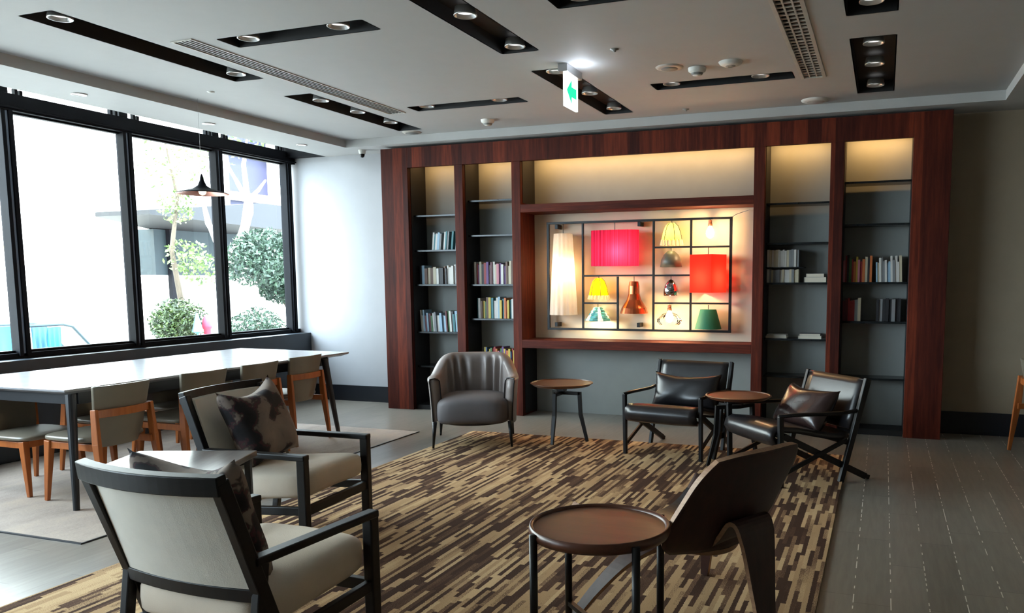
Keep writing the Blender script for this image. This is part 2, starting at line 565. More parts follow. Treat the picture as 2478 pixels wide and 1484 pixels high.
# window beam and its dark end
bm = NB()
box(bm, -6.70, -6.58, -2.0, YB, 2.785, 2.918)
box(bm, -6.70, -6.56, -2.0, YB, 2.80, 2.815)
box(bm, -6.70, -6.125, 7.90, YB - .005, 2.852, 3.115)
struct('trim_1', bm, M['frame'], bevel=0.003)
bm = NB()
box(bm, -6.72, -6.60, TY0, YB, 0.80, 0.845)
struct('trim_2', bm, M['frame'], bevel=0.003)
mull = [-1.94, -0.84, 0.26, 1.36, 2.46, 3.56, 4.665, 5.77, 6.875, 7.94]
for i, y in enumerate(mull):
    bm = NB()
    box(bm, -6.68, -6.585, y - .048, y - .016, 0.82, 2.80, 0)
    box(bm, -6.67, -6.60, y - .016, y + .012, 0.82, 2.80, 1)
    box(bm, -6.68, -6.585, y + .012, y + .048, 0.82, 2.80, 0)
    box(bm, -6.67, -6.62, y - .045, y + .045, 2.80, 3.12, 0)
    # blind brackets standing on the beam
    for dx, h in ((-.14, 3.0), (-.09, 2.98), (.10, 2.97), (.14, 2.96)):
        box(bm, -6.64, -6.60, y + dx - .012, y + dx + .012, 2.91, h, 0)
    struct('trim_%d' % (i + 3), bm, [M['frame'], M['alu']], bevel=0.002)
for i, (a, b) in enumerate(zip(mull[:-1], mull[1:])):
    wf = struct('window_%d' % (i + 1), box(box(NB(), -6.69, -6.64, a + .05, b - .05, 0.845, 0.865), -6.69, -6.64, a + .05, b - .05, 2.77, 2.785), M['frame'])
    bm = NB()
    g = [bm.verts.new(p) for p in ((-6.665, a + .05, 0.86), (-6.665, b - .05, 0.86), (-6.665, b - .05, 2.775), (-6.665, a + .05, 2.775))]
    bm.faces.new(g)
    mesh('window_pane', bm, M['glass'], wf)
    bm = NB()
    g = [bm.verts.new(p) for p in ((-6.665, a + .05, 2.93), (-6.665, b - .05, 2.93), (-6.665, b - .05, 3.12), (-6.665, a + .05, 3.12))]
    bm.faces.new(g)
    mesh('clerestory_pane', bm, M['glass'], wf)

# ------------------------------------------------------------------ rugs
rug = mesh('area_rug', box(NB(), -3.58, -0.23, 0.9, 6.72, 0.0, 0.010), M['rug'])
tag(rug, 'large rug with broken tan and brown stripes under the lounge chairs', 'rug')
cp_ = mesh('carpet', box(NB(), -6.40, -4.06, 3.10, 6.54, 0.0, 0.006), M['carpet'])
tag(cp_, 'faded beige carpet under the long dining table', 'rug')
mesh('edge_binding', box(box(NB(), -6.40, -4.05, 3.085, 3.10, 0.0, 0.007), -4.06, -4.05, 3.10, 6.54, 0.0, 0.007), M['black_base'], cp_)

# ------------------------------------------------------------------ bookcase
BF, BK = 7.683, 8.045
bc = thing('bookcase', 'built-in reddish brown wall bookcase with lit display niche in its middle', 'bookcase', (0, 0, 0))
HT = 2.825; OT = 2.615
jm = NB(); box(jm, -5.15, -4.822, BF, BK, 0, HT)
mesh('side_panel', jm, M['bookwood'], bc, bevel=0.003)
jm = NB(); box(jm, 0.20, 0.505, BF, BK, 0, HT)
mesh('side_panel', jm, M['bookwood'], bc, bevel=0.003)
jm = NB(); box(jm, -4.822, 0.20, BF, BF + .05, OT, HT); box(jm, -4.822, 0.20, BF + .05, BK, 2.74, HT)
mesh('header_panel', jm, M['bookwood'], bc, bevel=0.002)
posts = [(-4.258, -4.160), (-3.600, -3.502), (-1.152, -1.052), (-0.480, -0.364)]
for a, b in posts:
    mesh('post', box(box(NB(), a, b, BF, BK, 0, OT), a, b, BF + .055, BK, OT, OT + .12), M['bookwood'], bc, bevel=0.003)
# black liners on the faces of the uprights inside the columns
def liner(x, s, z0=0.02, z1=2.60, mat='black_in'):
    mesh('liner', box(NB(), min(x, x + s * .004), max(x, x + s * .004), BF + .055, BK - .002, z0, z1 + .12), M[mat], bc)
for x in (-4.822, -4.160, -1.052, -0.364):
    liner(x, 1)
for x in (-4.258, -3.600, -0.480, 0.20):
    liner(x, -1)
liner(-3.502, 1, 0.02, 0.58); liner(-3.502, 1, 2.2, 2.60)
mesh('beam', box(NB(), -3.502, -1.152, BF, BK, 2.10, 2.18), M['bookwoodx'], bc, bevel=0.003)
mesh('beam', box(NB(), -3.502, -1.152, BF, BK, 0.715, 0.80), M['bookwoodx'], bc, bevel=0.003)
mesh('niche_panel', box(NB(), -3.500, -1.154, BK - .012, BK - .002, 0.80, 2.10), M['nichepaint'], bc)
cols = {
    'leftmost': (-4.818, -4.262, [2.118, 1.744, 1.375, 0.858, 0.481]),
    'second': (-4.156, -3.604, [2.253, 1.891, 1.373, 1.010, 0.485]),
    'fourth': (-1.048, -0.484, [2.110, 1.746, 1.379, 0.857, 0.508]),
    'rightmost': (-0.360, 0.196, [2.272, 1.899, 1.380, 1.027, 0.513]),
}
for k, (a, b, zs) in cols.items():
    for z in zs:
        mesh('shelf', box(NB(), a, b, 7.78, BK - .014, z - .018, z), M['shelf'], bc, bevel=0.001)
    mesh('plinth', box(NB(), a, b, 7.74, BK - .014, 0, 0.05), M['black_in'], bc)
mesh('shelf', box(NB(), -1.048, -0.70, 7.80, BK - .014, 1.512, 1.522), M['shelf'], bc, bevel=0.001)
# warm strip lamps under the header, hidden by its front edge
for (a, b, e) in ((-4.80, -4.28, 0.9), (-4.14, -3.62, 1.1), (-3.45, -1.20, 6.5), (-1.03, -0.50, 1.5), (-0.34, 0.18, 1.7)):
    lm = mesh('strip_light', box(NB(), a, b, 7.895, 7.925, 2.70, 2.715), emis('strip_lens', (1, .66, .3, 1), 1.5), bc)
    ld = bpy.data.lights.new('strip_lamp', 'AREA'); ld.shape = 'RECTANGLE'; ld.size = b - a; ld.size_y = 0.03
    ld.energy = e; ld.color = (1.0, 0.56, 0.20)
    lo = bpy.data.objects.new('strip_lamp', ld); C.objects.link(lo)
    lo.location = ((a + b) / 2, 7.91, 2.69); lo.rotation_euler = (math.radians(14), 0, 0)

# ------------------------------------------------------------------ books
PAL = {
    'white': [(198, 196, 190), (180, 180, 176)], 'cream': [(186, 176, 150)], 'grey': [(120, 122, 124)], 'pale blue': [(140, 170, 190)],
    'blue': [(50, 84, 130)], 'teal': [(40, 110, 116)], 'green': [(66, 112, 66)], 'yellow': [(190, 166, 60)], 'orange': [(188, 104, 52)],
    'red': [(150, 40, 44)], 'pink': [(190, 120, 132)], 'purple': [(96, 60, 120)], 'brown': [(96, 66, 48)], 'black': [(30, 30, 34)], 'maroon': [(88, 26, 34)],
}
bookmats = {}
for k, v in PAL.items():
    bookmats[k] = plain('book_cover_' + k.replace(' ', '_'), rgb(*v[0]), 0.5, var=0.05)
M['paper'] = plain('book_pages', rgb(206, 198, 180), 0.8, var=0.05, sc=(60, 1, 1))
ORD = 'first second third fourth fifth sixth seventh eighth ninth tenth eleventh twelfth thirteenth fourteenth fifteenth sixteenth seventeenth eighteenth nineteenth twentieth'.split()
def ordn(n):
    return ORD[n] if n < 20 else 'twenty-' + ORD[n - 20]
def book(x, y, z, t, h, d, lean, col, label, group):
    """upright book: cover with spine facing the room, page block inside"""
    bm = NB()
    c = 0.0018
    box(bm, 0, c, 0, d, 0, h); box(bm, t - c, t, 0, d, 0, h); box(bm, c, t - c, 0, c, 0, h)
    o = mesh('book', bm, bookmats[col], None)
    tag(o, label, 'book', group)
    mesh('pages', box(NB(), c, t - c, c, d - .004, .003, h - .003), M['paper'], o)
    o.location = (x, y, z)
    o.rotation_euler = (0, lean, 0)
    return o
def row(x0, x1, z, hmin, hmax, tmin, tmax, cols_, where, group, lean=0.0, seed=1, y=7.83, gap=0.0):
    rnd = random.Random(seed)
    items = []
    x = x0
    while True:
        t = rnd.uniform(tmin, tmax); h = rnd.uniform(hmin, hmax)
        le = lean if isinstance(lean, float) else rnd.choice(lean)
        if gap and rnd.random() < gap:
            x += rnd.uniform(.01, .03)
        if le < 0 and not items:
            x += h * math.sin(-le) + .004
        ww = t * math.cos(le) + 0.0008
        if x + ww + h * math.sin(abs(le)) > x1:
            break
        items.append((x, t, h, le, rnd.choice(cols_)))
        x += ww / max(math.cos(le), .5)
    for i, (x, t, h, le, c) in enumerate(items):
        adj = 'slim ' if t < (tmin + tmax) / 2 else 'thick '
        # a leaning book stands on one lower corner
        zz = z + (t * math.sin(le) if le > 0 else 0) + 0.0005
        book(x, y + rnd.uniform(0, .02), zz, t, h, .16, le, c, '%s%s book, %s from the left, %s' % (adj, c, ordn(i), where), group)
W_ = ['white', 'cream', 'grey', 'pale blue', 'white']
row(-4.66, -4.27, 1.744, .17, .205, .016, .03, ['white', 'pale blue', 'teal', 'grey', 'white'], 'highest book row, leftmost bookcase column', 'books on the leftmost column upper shelf', 0.10, 3, gap=.5)
row(-4.80, -4.27, 1.375, .17, .21, .018, .038, ['cream', 'white', 'grey', 'brown', 'white', 'pale blue', 'black'], 'middle book row, leftmost bookcase column', 'books on the leftmost column middle shelf', 0.0, 5)
row(-4.81, -4.265, 0.858, .17, .235, .014, .03, ['cream', 'grey', 'white', 'pale blue', 'green', 'teal', 'white', 'maroon'], 'lowest book row, leftmost bookcase column', 'books on the leftmost column lower shelf', -0.06, 8)
row(-4.15, -3.61, 1.373, .19, .245, .016, .034, ['cream', 'purple', 'red', 'white', 'pink', 'maroon', 'brown', 'black', 'white'], 'highest book row, second bookcase column', 'books on the second column upper shelf', 0.0, 11)
row(-4.10, -3.61, 1.010, .17, .235, .014, .03, ['green', 'brown', 'teal', 'white', 'yellow', 'pale blue', 'white', 'blue', 'orange'], 'middle book row, second bookcase column', 'books on the second column middle shelf', 0.0, 13)
row(-4.02, -3.61, 0.485, .17, .225, .012, .024, ['purple', 'pink', 'red', 'orange', 'blue', 'yellow', 'green', 'purple'], 'low book row behind the tub chair', 'books on the second column lowest shelf', 0.0, 17)
row(-1.04, -0.74, 1.5225, .15, .165, .014, .024, ['white', 'grey', 'cream', 'white'], 'upper of two pale rows, fourth bookcase column', 'upper pale books in the fourth column', 0.0, 19)
row(-1.04, -0.74, 1.379, .115, .125, .014, .024, ['white', 'cream', 'white', 'grey'], 'lower of two pale rows, fourth bookcase column', 'lower pale books in the fourth column', 0.0, 23)
row(-0.355, -0.09, 1.380, .17, .245, .012, .024, ['maroon', 'black', 'orange', 'yellow', 'pink', 'green', 'red', 'cream'], 'left part of upper row, rightmost bookcase column', 'books on the rightmost column upper shelf', 0.0, 29)
row(-0.08, 0.165, 1.380, .17, .235, .012, .024, ['cream', 'white', 'orange', 'pale blue', 'white', 'grey', 'white'], 'right part of upper row, rightmost bookcase column', 'books on the rightmost column upper shelf', -0.04, 31)
row(-0.35, -0.18, 1.027, .18, .21, .014, .026, ['cream', 'grey', 'maroon', 'red', 'maroon'], 'lower left row, rightmost bookcase column', 'books on the rightmost column lower shelf', 0.0, 37)
row(-0.06, 0.165, 1.027, .19, .215, .018, .030, ['black', 'black', 'grey', 'black'], 'lower right dark row, rightmost bookcase column', 'dark books on the rightmost column lower shelf', 0.0, 41)
def flatbook(x0, x1, z, t, col, label, group):
    bm = NB()
    c = .002
    box(bm, x0, x1, 7.83, 8.0, z + .0005, z + c); box(bm, x0, x1, 7.83, 8.0, z + t - c, z + t); box(bm, x0, x0 + c, 7.83, 8.0, z + c, z + t - c)
    o = tag(mesh('book', bm, bookmats[col]), label, 'book', group)
    mesh('pages', box(NB(), x0 + c, x1 - c, 7.834, 7.995, z + c, z + t - c), M['paper'], o)
G_ = 'books lying flat in the fourth column'
flatbook(-1.04, -0.845, 0.857, .022, 'grey', 'grey book lying flat at the left on the low shelf, fourth bookcase column', G_)
flatbook(-1.03, -0.85, 0.879, .012, 'white', 'thin white book lying on a grey one, fourth bookcase column', G_)
flatbook(-0.74, -0.53, 0.857, .026, 'white', 'white book at the bottom of a flat pile, fourth bookcase column', G_)
flatbook(-0.73, -0.54, 0.883, .020, 'grey', 'grey book on top of a flat pile, fourth bookcase column', G_)
flatbook(-0.70, -0.50, 1.379, .05, 'grey', 'thick grey book lying flat beside two pale rows, fourth column', G_)
flatbook(-0.68, -0.52, 1.429, .03, 'white', 'white book lying flat on a thick grey one, fourth column', G_)

# ------------------------------------------------------------------ lamp display
YF = 7.93
fr = thing('display_frame', 'black metal grid frame holding the lamps in the lit niche', 'frame', (0, 0, 0))
def fb(x0, x1, z0, z1, nm='bar'):
    return mesh(nm, box(NB(), x0, x1, YF - .012, YF + .012, z0, z1), M['black'], fr, bevel=0.0015)
fb(-3.315, -1.385, 1.988, 2.010, 'outer_rail'); fb(-3.315, -1.385, 0.893, 0.915, 'outer_rail')
fb(-3.315, -3.289, .915, 1.988, 'outer_rail'); fb(-1.411, -1.385, .915, 1.988, 'outer_rail')
for x, z0, z1 in ((-2.917, .915, 1.988), (-2.166, .915, 1.988), (-1.787, .915, 1.988), (-2.541, .915, 1.445)):
    fb(x - .010, x + .010, z0, z1)
for x0, x1, z in ((-2.907, -2.176, 1.455), (-2.156, -1.797, 1.730), (-1.777, -1.411, 1.727), (-2.156, -1.797, 1.453), (-2.907, -2.551, 1.174), (-2.156, -1.797, 1.177), (-1.777, -1.411, 1.177)):
    fb(x0, x1, z - .009, z + .009)
for x, z in ((-3.205, 1.96), (-2.315, 1.965), (-3.215, 0.95), (-2.32, 0.955)):
    bm = NB(); box(bm, x - .016, x + .016, YF - .014, BK - .014, z - .022, z + .022)
    mesh('wall_clip', bm, M['black'], fr, bevel=0.002)
M['sh_white'] = fabric_shade('white_pleated_shade', (0.86, 0.82, 0.76, 1), 0.6)
M['sh_pink'] = fabric_shade('magenta_ribbon_shade', rgb(196, 44, 92), 0.55, stripes=9)
M['sh_red'] = fabric_shade('red_box_shade', rgb(214, 42, 34), 0.5)
M['sh_yellow'] = fabric_shade('amber_glass_shade', rgb(244, 196, 20), 0.6)
M['sh_lime'] = fabric_shade('pale_green_glass_shade', rgb(226, 232, 130), 0.6)
M['sh_teal'] = plain('teal_white_banding', rgb(90, 170, 175), 0.5)
M['bead'] = fabric_shade('clear_bead_fringe', (0.9, 0.86, 0.7, 1), 0.5)
M['copper'] = plain('polished_copper', rgb(190, 100, 62), 0.25, 0.9)
M['dome'] = plain('grey_olive_enamel', rgb(96, 92, 78), 0.45)
M['green_sh'] = plain('dark_green_shade', rgb(24, 104, 74), 0.7)
M['chrome'] = plain('mirrored_chrome', rgb(200, 200, 205), 0.08, 1.0)
M['bulb'] = emis('lit_bulb', (1.0, 0.78, 0.42, 1), 14)
M['bulb_soft'] = emis('lit_bulb_soft', (1.0, 0.78, 0.45, 1), 4)
def plight(x, y, z, e, col=(1, .66, .34), r=.03):
    e *= 2.6
    ld = bpy.data.lights.new('lamp_light', 'POINT'); ld.energy = e; ld.color = col; ld.shadow_soft_size = r
    lo = bpy.data.objects.new('lamp_light', ld); C.objects.link(lo); lo.location = (x, y, z)
GL = 'lamps hung in the display niche'
YL = 7.90
def lampthing(nm, label, x, ztop, zsh):
    t = thing(nm, label, 'lamp', (x, YL, zsh), 0, GL)
    if ztop > zsh:
        mesh('cord', rod(NB(), (0, 0, 0), (0, 0, ztop - zsh), .0035, n=8), M['black'], t)
    return t
# long white pleated lamp
t = lampthing('pendant_lamp', 'tall white pleated shade glowing at the left of the niche frame', -3.115, 1.99, 1.89)
pl = lambda u: .035 * math.sin(2 * PI * u * 14)
bm = lathe(NB(), [(.01, 0), (.095, -.005), (.108, -.22), (.120, -.45), (.136, -.70), (.142, -.835)], 112, wob=pl)
mesh('lamp_shade', bm, M['sh_white'], t, smooth=True)
bm = NB(); bmesh.ops.create_icosphere(bm, subdivisions=2, radius=.028, matrix=Matrix.Translation((0, 0, -.33)))
mesh('bulb', bm, M['bulb_soft'], t, smooth=True)
t.location.y = YL - .02
plight(-3.115, YL - .02, 1.53, 1.7)
# magenta drum
t = lampthing('pendant_lamp', 'magenta ribbed drum shade, widest lamp in the niche', -2.545, 1.985, 1.905)
bm = lathe(NB(), [(.015, 0), (.248, 0), (.248, -.355)], 160, wob=lambda u: .012 * math.sin(2 * PI * u * 34))
bmesh.ops.scale(bm, vec=(1, .42, 1), verts=bm.verts)
mesh('lamp_shade', bm, M['sh_pink'], t, smooth=True)
bm = NB(); bmesh.ops.create_icosphere(bm, subdivisions=2, radius=.022, matrix=Matrix.Translation((.03, 0, -.2)))
mesh('bulb', bm, M['bulb_soft'], t, smooth=True)
t.location.y = 7.845
plight(-2.50, 7.845, 1.68, 2.0)
# beaded glass lamps
def beaded(label, x, z, h, m, mb, e, fringe):
    t = lampthing('pendant_lamp', label, x, z + .02, z)
    mesh('lamp_shade', lathe(NB(), [(.030, 0), (.060, -.03), (.082, -h * .55), (.098, -h)], 36, wob=lambda u: .05 * abs(math.sin(PI * u * 6))), m, t, smooth=True)
    bm = NB()
    n = 16
    for i in range(n):
        a = 2 * PI * i / n
        rod(bm, (.0 + .1 * math.cos(a), .1 * math.sin(a), -h + .002), (.108 * math.cos(a), .108 * math.sin(a), -h - fringe), .006, .011, n=6)
    f = mesh('bead_fringe', bm, mb, t)
    bm = NB()
    for i in range(6):
        a = 2 * PI * i / 6
        tube(bm, [((r + .001) * math.cos(a), (r + .001) * math.sin(a), zz) for r, zz in ((.030, 0), (.063, -.03), (.086, -h * .55), (.102, -h))], .003, 5)
    mesh('rib', bm, M['black'], t)
    bm = NB(); bmesh.ops.create_icosphere(bm, subdivisions=2, radius=.022, matrix=Matrix.Translation((0, 0, -h * .6)))
    mesh('bulb', bm, M['bulb_soft'], t, smooth=True)
    plight(x, YL, z - h * .6, e, (1, .74, .36))
beaded('pale green ribbed glass lamp with bead fringe, top row of the frame', -1.975, 1.965, .165, M['sh_lime'], M['bead'], .8, .055)
beaded('yellow ribbed glass lamp with bead fringe under the magenta drum', -2.735, 1.43, .175, M['sh_yellow'], M['bead'], 1.0, .04)
# bare bulbs
def bare(label, x, z, e, glassy=False):
    t = lampthing('pendant_lamp', label, x, z, z - .005)
    mesh('socket', lathe(NB(), [(.0, 0), (.018, 0), (.018, -.03), (.022, -.032), (.022, -.055), (.0, -.055)], 18), M['tabletop_wood'], t, smooth=False)
    bm = lathe(NB(), [(.012, -.055), (.020, -.07), (.036, -.10), (.040, -.125), (.032, -.155), (.012, -.172), (.0005, -.174)], 24)
    mesh('bulb', bm, M['bulb'], t, smooth=True)
    if glassy:
        bm = lathe(NB(), [(.02, -.07), (.07, -.09), (.115, -.14), (.118, -.165), (.09, -.20)], 36, wob=lambda u: .06 * math.sin(2 * PI * u * 12))
        mesh('glass_skirt', bm, M['glass'], t, smooth=True)
    plight(x, YL - .07, z - .12, e)
bare('bare lit bulb in the top right cell of the frame', -1.595, 1.985, 2.2)
bare('lit bulb with clear fluted glass skirt, bottom row of the frame', -1.993, 1.165, 2.2, True)
# olive dome
t = lampthing('pendant_lamp', 'grey olive dome lamp below the pale green beaded one', -1.98, 1.72, 1.69)
mesh('lamp_shade', lathe(NB(), [(.006, .005), (.035, 0), (.075, -.035), (.098, -.085), (.108, -.155), (.102, -.155), (.09, -.085), (.05, -.03), (.0, -.02)], 36), M['dome'], t, smooth=True)
# red box shade
t = thing('pendant_lamp', 'red square box shade at the right of the niche frame', 'lamp', (-1.60, 7.85, 1.65), math.radians(-24), GL)
bm = NB()
q = .125
grid(bm, lambda u, v: ((-q + 2 * q * u), -q, -.365 * v), 2, 2)
grid(bm, lambda u, v: (q, (-q + 2 * q * u), -.365 * v), 2, 2)
grid(bm, lambda u, v: ((q - 2 * q * u), q, -.365 * v), 2, 2)
grid(bm, lambda u, v: (-q, (q - 2 * q * u), -.365 * v), 2, 2)
bmesh.ops.remove_doubles(bm, verts=bm.verts, dist=.001)
mesh('lamp_shade', bm, M['sh_red'], t)
bm = NB(); bmesh.ops.create_icosphere(bm, subdivisions=2, radius=.022, matrix=Matrix.Translation((0, 0, -.2)))
mesh('bulb', bm, M['bulb_soft'], t, smooth=True)
mesh('cord', rod(NB(), (0, 0, -.02), (0, 0, .07), .0035, n=8), M['black'], t)
plight(-1.60, 7.85, 1.43, 3.0)
# copper
t = lampthing('pendant_lamp', 'copper bottle-shaped lamp below the magenta drum', -2.36, 1.445, 1.40)
mesh('lamp_shade', lathe(NB(), [(.0, .0), (.045, -.006), (.055, -.05), (.057, -.13), (.075, -.19), (.125, -.27), (.142, -.325), (.134, -.325), (.07, -.19), (.05, -.13)], 28, wob=lambda u: .012 * (1 if int(u * 14) % 2 else -1)), M['copper'], t)
# chrome
t = lampthing('pendant_lamp', 'small mirrored chrome bell lamp in the frame', -1.98, 1.445, 1.41)
mesh('lamp_shade', lathe(NB(), [(.006, .004), (.03, -.01), (.062, -.05), (.074, -.10), (.076, -.155), (.070, -.155)], 32), M['chrome'], t, smooth=True)
# teal banded
t = lampthing('pendant_lamp', 'teal and white banded ribbon lamp, bottom row of the frame', -2.745, 1.165, 1.135)
bm = NB()
for k in range(5):
    r0 = .035 + .018 * k; z0 = -.028 * k
    lathe(bm, [(r0, z0), (r0 + .012, z0 - .005), (r0 + .022, z0 - .022), (r0 + .012, z0 - .030), (r0, z0)], 30, wob=lambda u: .06 * math.sin(2 * PI * (u * 7 + k * .3)))
for i, f in enumerate(bm.faces):
    f.material_index = 1 if (i // 2) % 3 == 0 else 0
mesh('lamp_shade', bm, [M['sh_teal'], M['sh_white']], t)
plight(-2.745, YL, 1.02, 1.2, (1, .85, .5))
# green empire
t = lampthing('pendant_lamp', 'dark green tapered fabric shade, bottom right cell of frame', -1.605, 1.165, 1.12)
mesh('lamp_shade', lathe(NB(), [(.006, 0), (.078, 0), (.130, -.19), (.125, -.19)], 40), M['green_sh'], t, smooth=False)
# fairy wire from the frame corner to the wall
bm = NB(); tube(bm, [(-1.40, YF, 2.0), (-1.36, 7.95, 2.03), (-1.30, 7.99, 2.055), (-1.22, 8.0, 2.08), (-1.16, 8.0, 2.085)], .004, 6)
tag(mesh('cable', bm, M['white_plastic']), 'thin pale cable running from the frame corner to the niche side', 'cable')

# ------------------------------------------------------------------ ceiling fittings
for (lab, x0, x1, y0, y1, ls) in slots:
    t = thing('ceiling_light', lab, 'ceiling light', ((x0 + x1) / 2, (y0 + y1) / 2, ZC), 0, 'black ceiling light troughs')
    hx, hy = (x1 - x0) / 2, (y1 - y0) / 2
    bm = NB()
    d = .085
    box(bm, -hx, hx, -hy, hy, d, d + .01)
    box(bm, -hx - .008, -hx, -hy, hy, 0, d); box(bm, hx, hx + .008, -hy, hy, 0, d)
    box(bm, -hx, hx, -hy - .008, -hy, 0, d); box(bm, -hx, hx, hy, hy + .008, 0, d)
    mesh('trough', bm, M['black_in'], t)
    for q in ls:
        lx, ly = (0, q - t.location.y) if (x1 - x0) < .5 else (q - t.location.x, 0)
        bm = lathe(NB(), [(.048, .055), (.062, .012), (.068, .012), (.068, .018), (.06, .06)], 28, c=(lx, ly, 0))
        dl = mesh('downlight', bm, M['downring'], t, smooth=True)
        bm = NB(); bmesh.ops.create_circle(bm, cap_ends=True, radius=.054, segments=28, matrix=Matrix.Translation((lx, ly, .035)))
        mesh('lens', bm, M['downlight'], dl)
v = vents[0]
t = thing('air_vent', 'narrow grey slotted vent strip between the troughs near the windows', 'vent', ((v[0] + v[1]) / 2, (v[2] + v[3]) / 2, ZC))
hx, hy = (v[1] - v[0]) / 2, (v[3] - v[2]) / 2
bm = NB()
box(bm, -hx - .012, -hx, -hy - .012, hy + .012, -.006, .01); box(bm, hx, hx + .012, -hy - .012, hy + .012, -.006, .01)
box(bm, -hx, hx, -hy - .012, -hy, -.006, .01); box(bm, -hx, hx, hy, hy + .012, -.006, .01)
mesh('vent_frame', bm, M['vent_pale'], t)
bm = NB()
for k in range(5):
    xx = -hx + .012 + k * (2 * hx - .024) / 4
    box(bm, xx - .007, xx + .007, -hy, hy, 0.0, .02)
mesh('slats', bm, M['vent_grey'], t)
mesh('backing', box(NB(), -hx, hx, -hy, hy, .035, .04), M['table_edge'], t)
v = vents[1]
t = thing('air_vent', 'long pale air grille of dark slots at the right of the ceiling', 'vent', ((v[0] + v[1]) / 2, (v[2] + v[3]) / 2, ZC))
hx, hy = (v[1] - v[0]) / 2, (v[3] - v[2]) / 2
bm = NB()
box(bm, -hx - .014, -hx + .01, -hy - .014, hy + .014, -.006, .01); box(bm, hx - .01, hx + .014, -hy - .014, hy + .014, -.006, .01)
box(bm, -hx, hx, -hy - .014, -hy, -.006, .01); box(bm, -hx, hx, hy, hy + .014, -.006, .01)
mesh('vent_frame', bm, M['vent_pale'], t)
bm = NB()
n = 46
for k in range(n + 1):
    yy = -hy + 2 * hy * k / n
    hgt = .010 if k % 4 == 0 else .006
    box(bm, -hx, hx, yy - hgt, yy + hgt, 0, .008)
for s in (-1, 1):
    box(bm, s * hx / 3 - .005, s * hx / 3 + .005, -hy, hy, -.001, .009)
mesh('slats', bm, M['vent_pale'], t)
mesh('backing', box(NB(), -hx, hx, -hy, hy, .05, .055), M['black_in'], t)

# exit sign
t = thing('exit_sign', 'hanging lit exit sign with a green arrow on white', 'sign', (-2.17, 5.66, ZC))
mesh('housing', box(NB(), -.035, .035, -.16, .15, -.055, 0), M['steel'], t, bevel=.004)
mesh('sign_panel', box(NB(), -.010, .010, -.125, .125, -.285, -.055), M['exit'], t, bevel=.003)
for s in (-1, 1):
    bm = NB()
    pts = [(-.105, .0), (-.01, .085), (-.01, .035), (.085, .035), (.085, -.035), (-.01, -.035), (-.01, -.085)]
    if True:
        vs = [bm.verts.new((s * .0115, p[0], -.17 + p[1])) for p in pts]
        bm.faces.new(vs)
        r = bmesh.ops.extrude_face_region(bm, geom=bm.faces[:])
        for e_ in r['geom']:
            if isinstance(e_, bmesh.types.BMVert):
                e_.co.x += s * .001
    mesh('arrow', bm, M['green_ink'], t)
ld = bpy.data.lights.new('sign_lamp', 'POINT'); ld.energy = 1.2; ld.color = (.75, .85, 1); ld.shadow_soft_size = .05
lo = bpy.data.objects.new('sign_lamp', ld); C.objects.link(lo); lo.location = (-2.06, 5.58, ZC - .10)

def disc(nm, label, cat, x, y, z, prof, m=None, kids=()):
    o = mesh(nm, lathe(NB(), prof, 32), m or M['white_plastic'], smooth=True)
    o.location = (x, y, z)
    tag(o, label, cat)
    for knm, kp, km in kids:
        mesh(knm, lathe(NB(), kp, 24), km, o, smooth=True)
    return o
disc('ceiling_speaker', 'flat beige round speaker left of the two ceiling detectors', 'speaker', -1.497, 5.89, ZC, [(.0, -.012), (.075, -.012), (.095, -.006), (.10, 0)], M['vent_pale'], [('grille', [(.0, -.014), (.06, -.014), (.062, -.010)], M['vent_grey'])])
disc('smoke_detector', 'white domed smoke detector standing lowest of the three ceiling discs', 'smoke detector', -1.317, 5.987, ZC, [(.0, -.055), (.03, -.052), (.042, -.035), (.05, -.03), (.062, -.022), (.066, 0)], None, [('sensor_ring', [(.030, -.05), (.038, -.047), (.044, -.035)], M['vent_grey'])])
disc('smoke_detector', 'flat white detector nearest the pale air grille', 'smoke detector', -1.061, 5.906, ZC, [(.0, -.03), (.05, -.028), (.075, -.015), (.085, 0)], None, [('sensor_ring', [(.02, -.033), (.032, -.032), (.036, -.028)], M['vent_grey'])])
disc('sprinkler', 'tiny dull sprinkler head above the exit sign area', 'sprinkler', -1.722, 5.305, ZC, [(.0, -.02), (.01, -.018), (.012, -.008), (.028, -.004), (.03, 0)], M['vent_grey'])
disc('sprinkler', 'tiny sprinkler head near the back edge of the ceiling tray', 'sprinkler', -1.716, 7.356, ZC, [(.0, -.02), (.01, -.018), (.012, -.008), (.028, -.004), (.03, 0)], M['vent_grey'])
disc('smoke_detector', 'small white detector above the second bookcase column', 'smoke detector', -3.583, 7.14, ZC, [(.0, -.055), (.03, -.052), (.042, -.035), (.05, -.03), (.062, -.022), (.066, 0)], None, [('sensor_ring', [(.030, -.05), (.038, -.047), (.044, -.035)], M['vent_grey'])])
disc('ceiling_speaker', 'round pale speaker close to the back fascia, above right bookcase columns', 'speaker', -0.60, 7.40, ZC, [(.0, -.02), (.09, -.018), (.115, -.008), (.12, 0)], None, [('grille', [(.0, -.022), (.07, -.021), (.075, -.018)], M['vent_pale'])])
disc('ceiling_speaker', 'round grey speaker above the leftmost bookcase column', 'speaker', -4.60, 7.44, ZC, [(.0, -.014), (.085, -.012), (.10, 0)], M['vent_pale'], [('grille', [(.0, -.016), (.065, -.015), (.07, -.011)], M['vent_grey'])])
disc('sprinkler', 'tiny pale sprinkler between the trough and the window soffit', 'sprinkler', -5.113, 5.284, ZC, [(.0, -.012), (.012, -.010), (.028, -.004), (.03, 0)])
c_ = disc('security_camera', 'small dome security camera on the soffit left of the bookcase', 'camera', -5.45, 7.78, ZS, [(.0, -.045), (.032, -.045), (.038, -.03), (.042, 0)], None, [('lens_dome', [(.0, -.085), (.016, -.08), (.026, -.065), (.029, -.045)], M['dark_plastic'])])
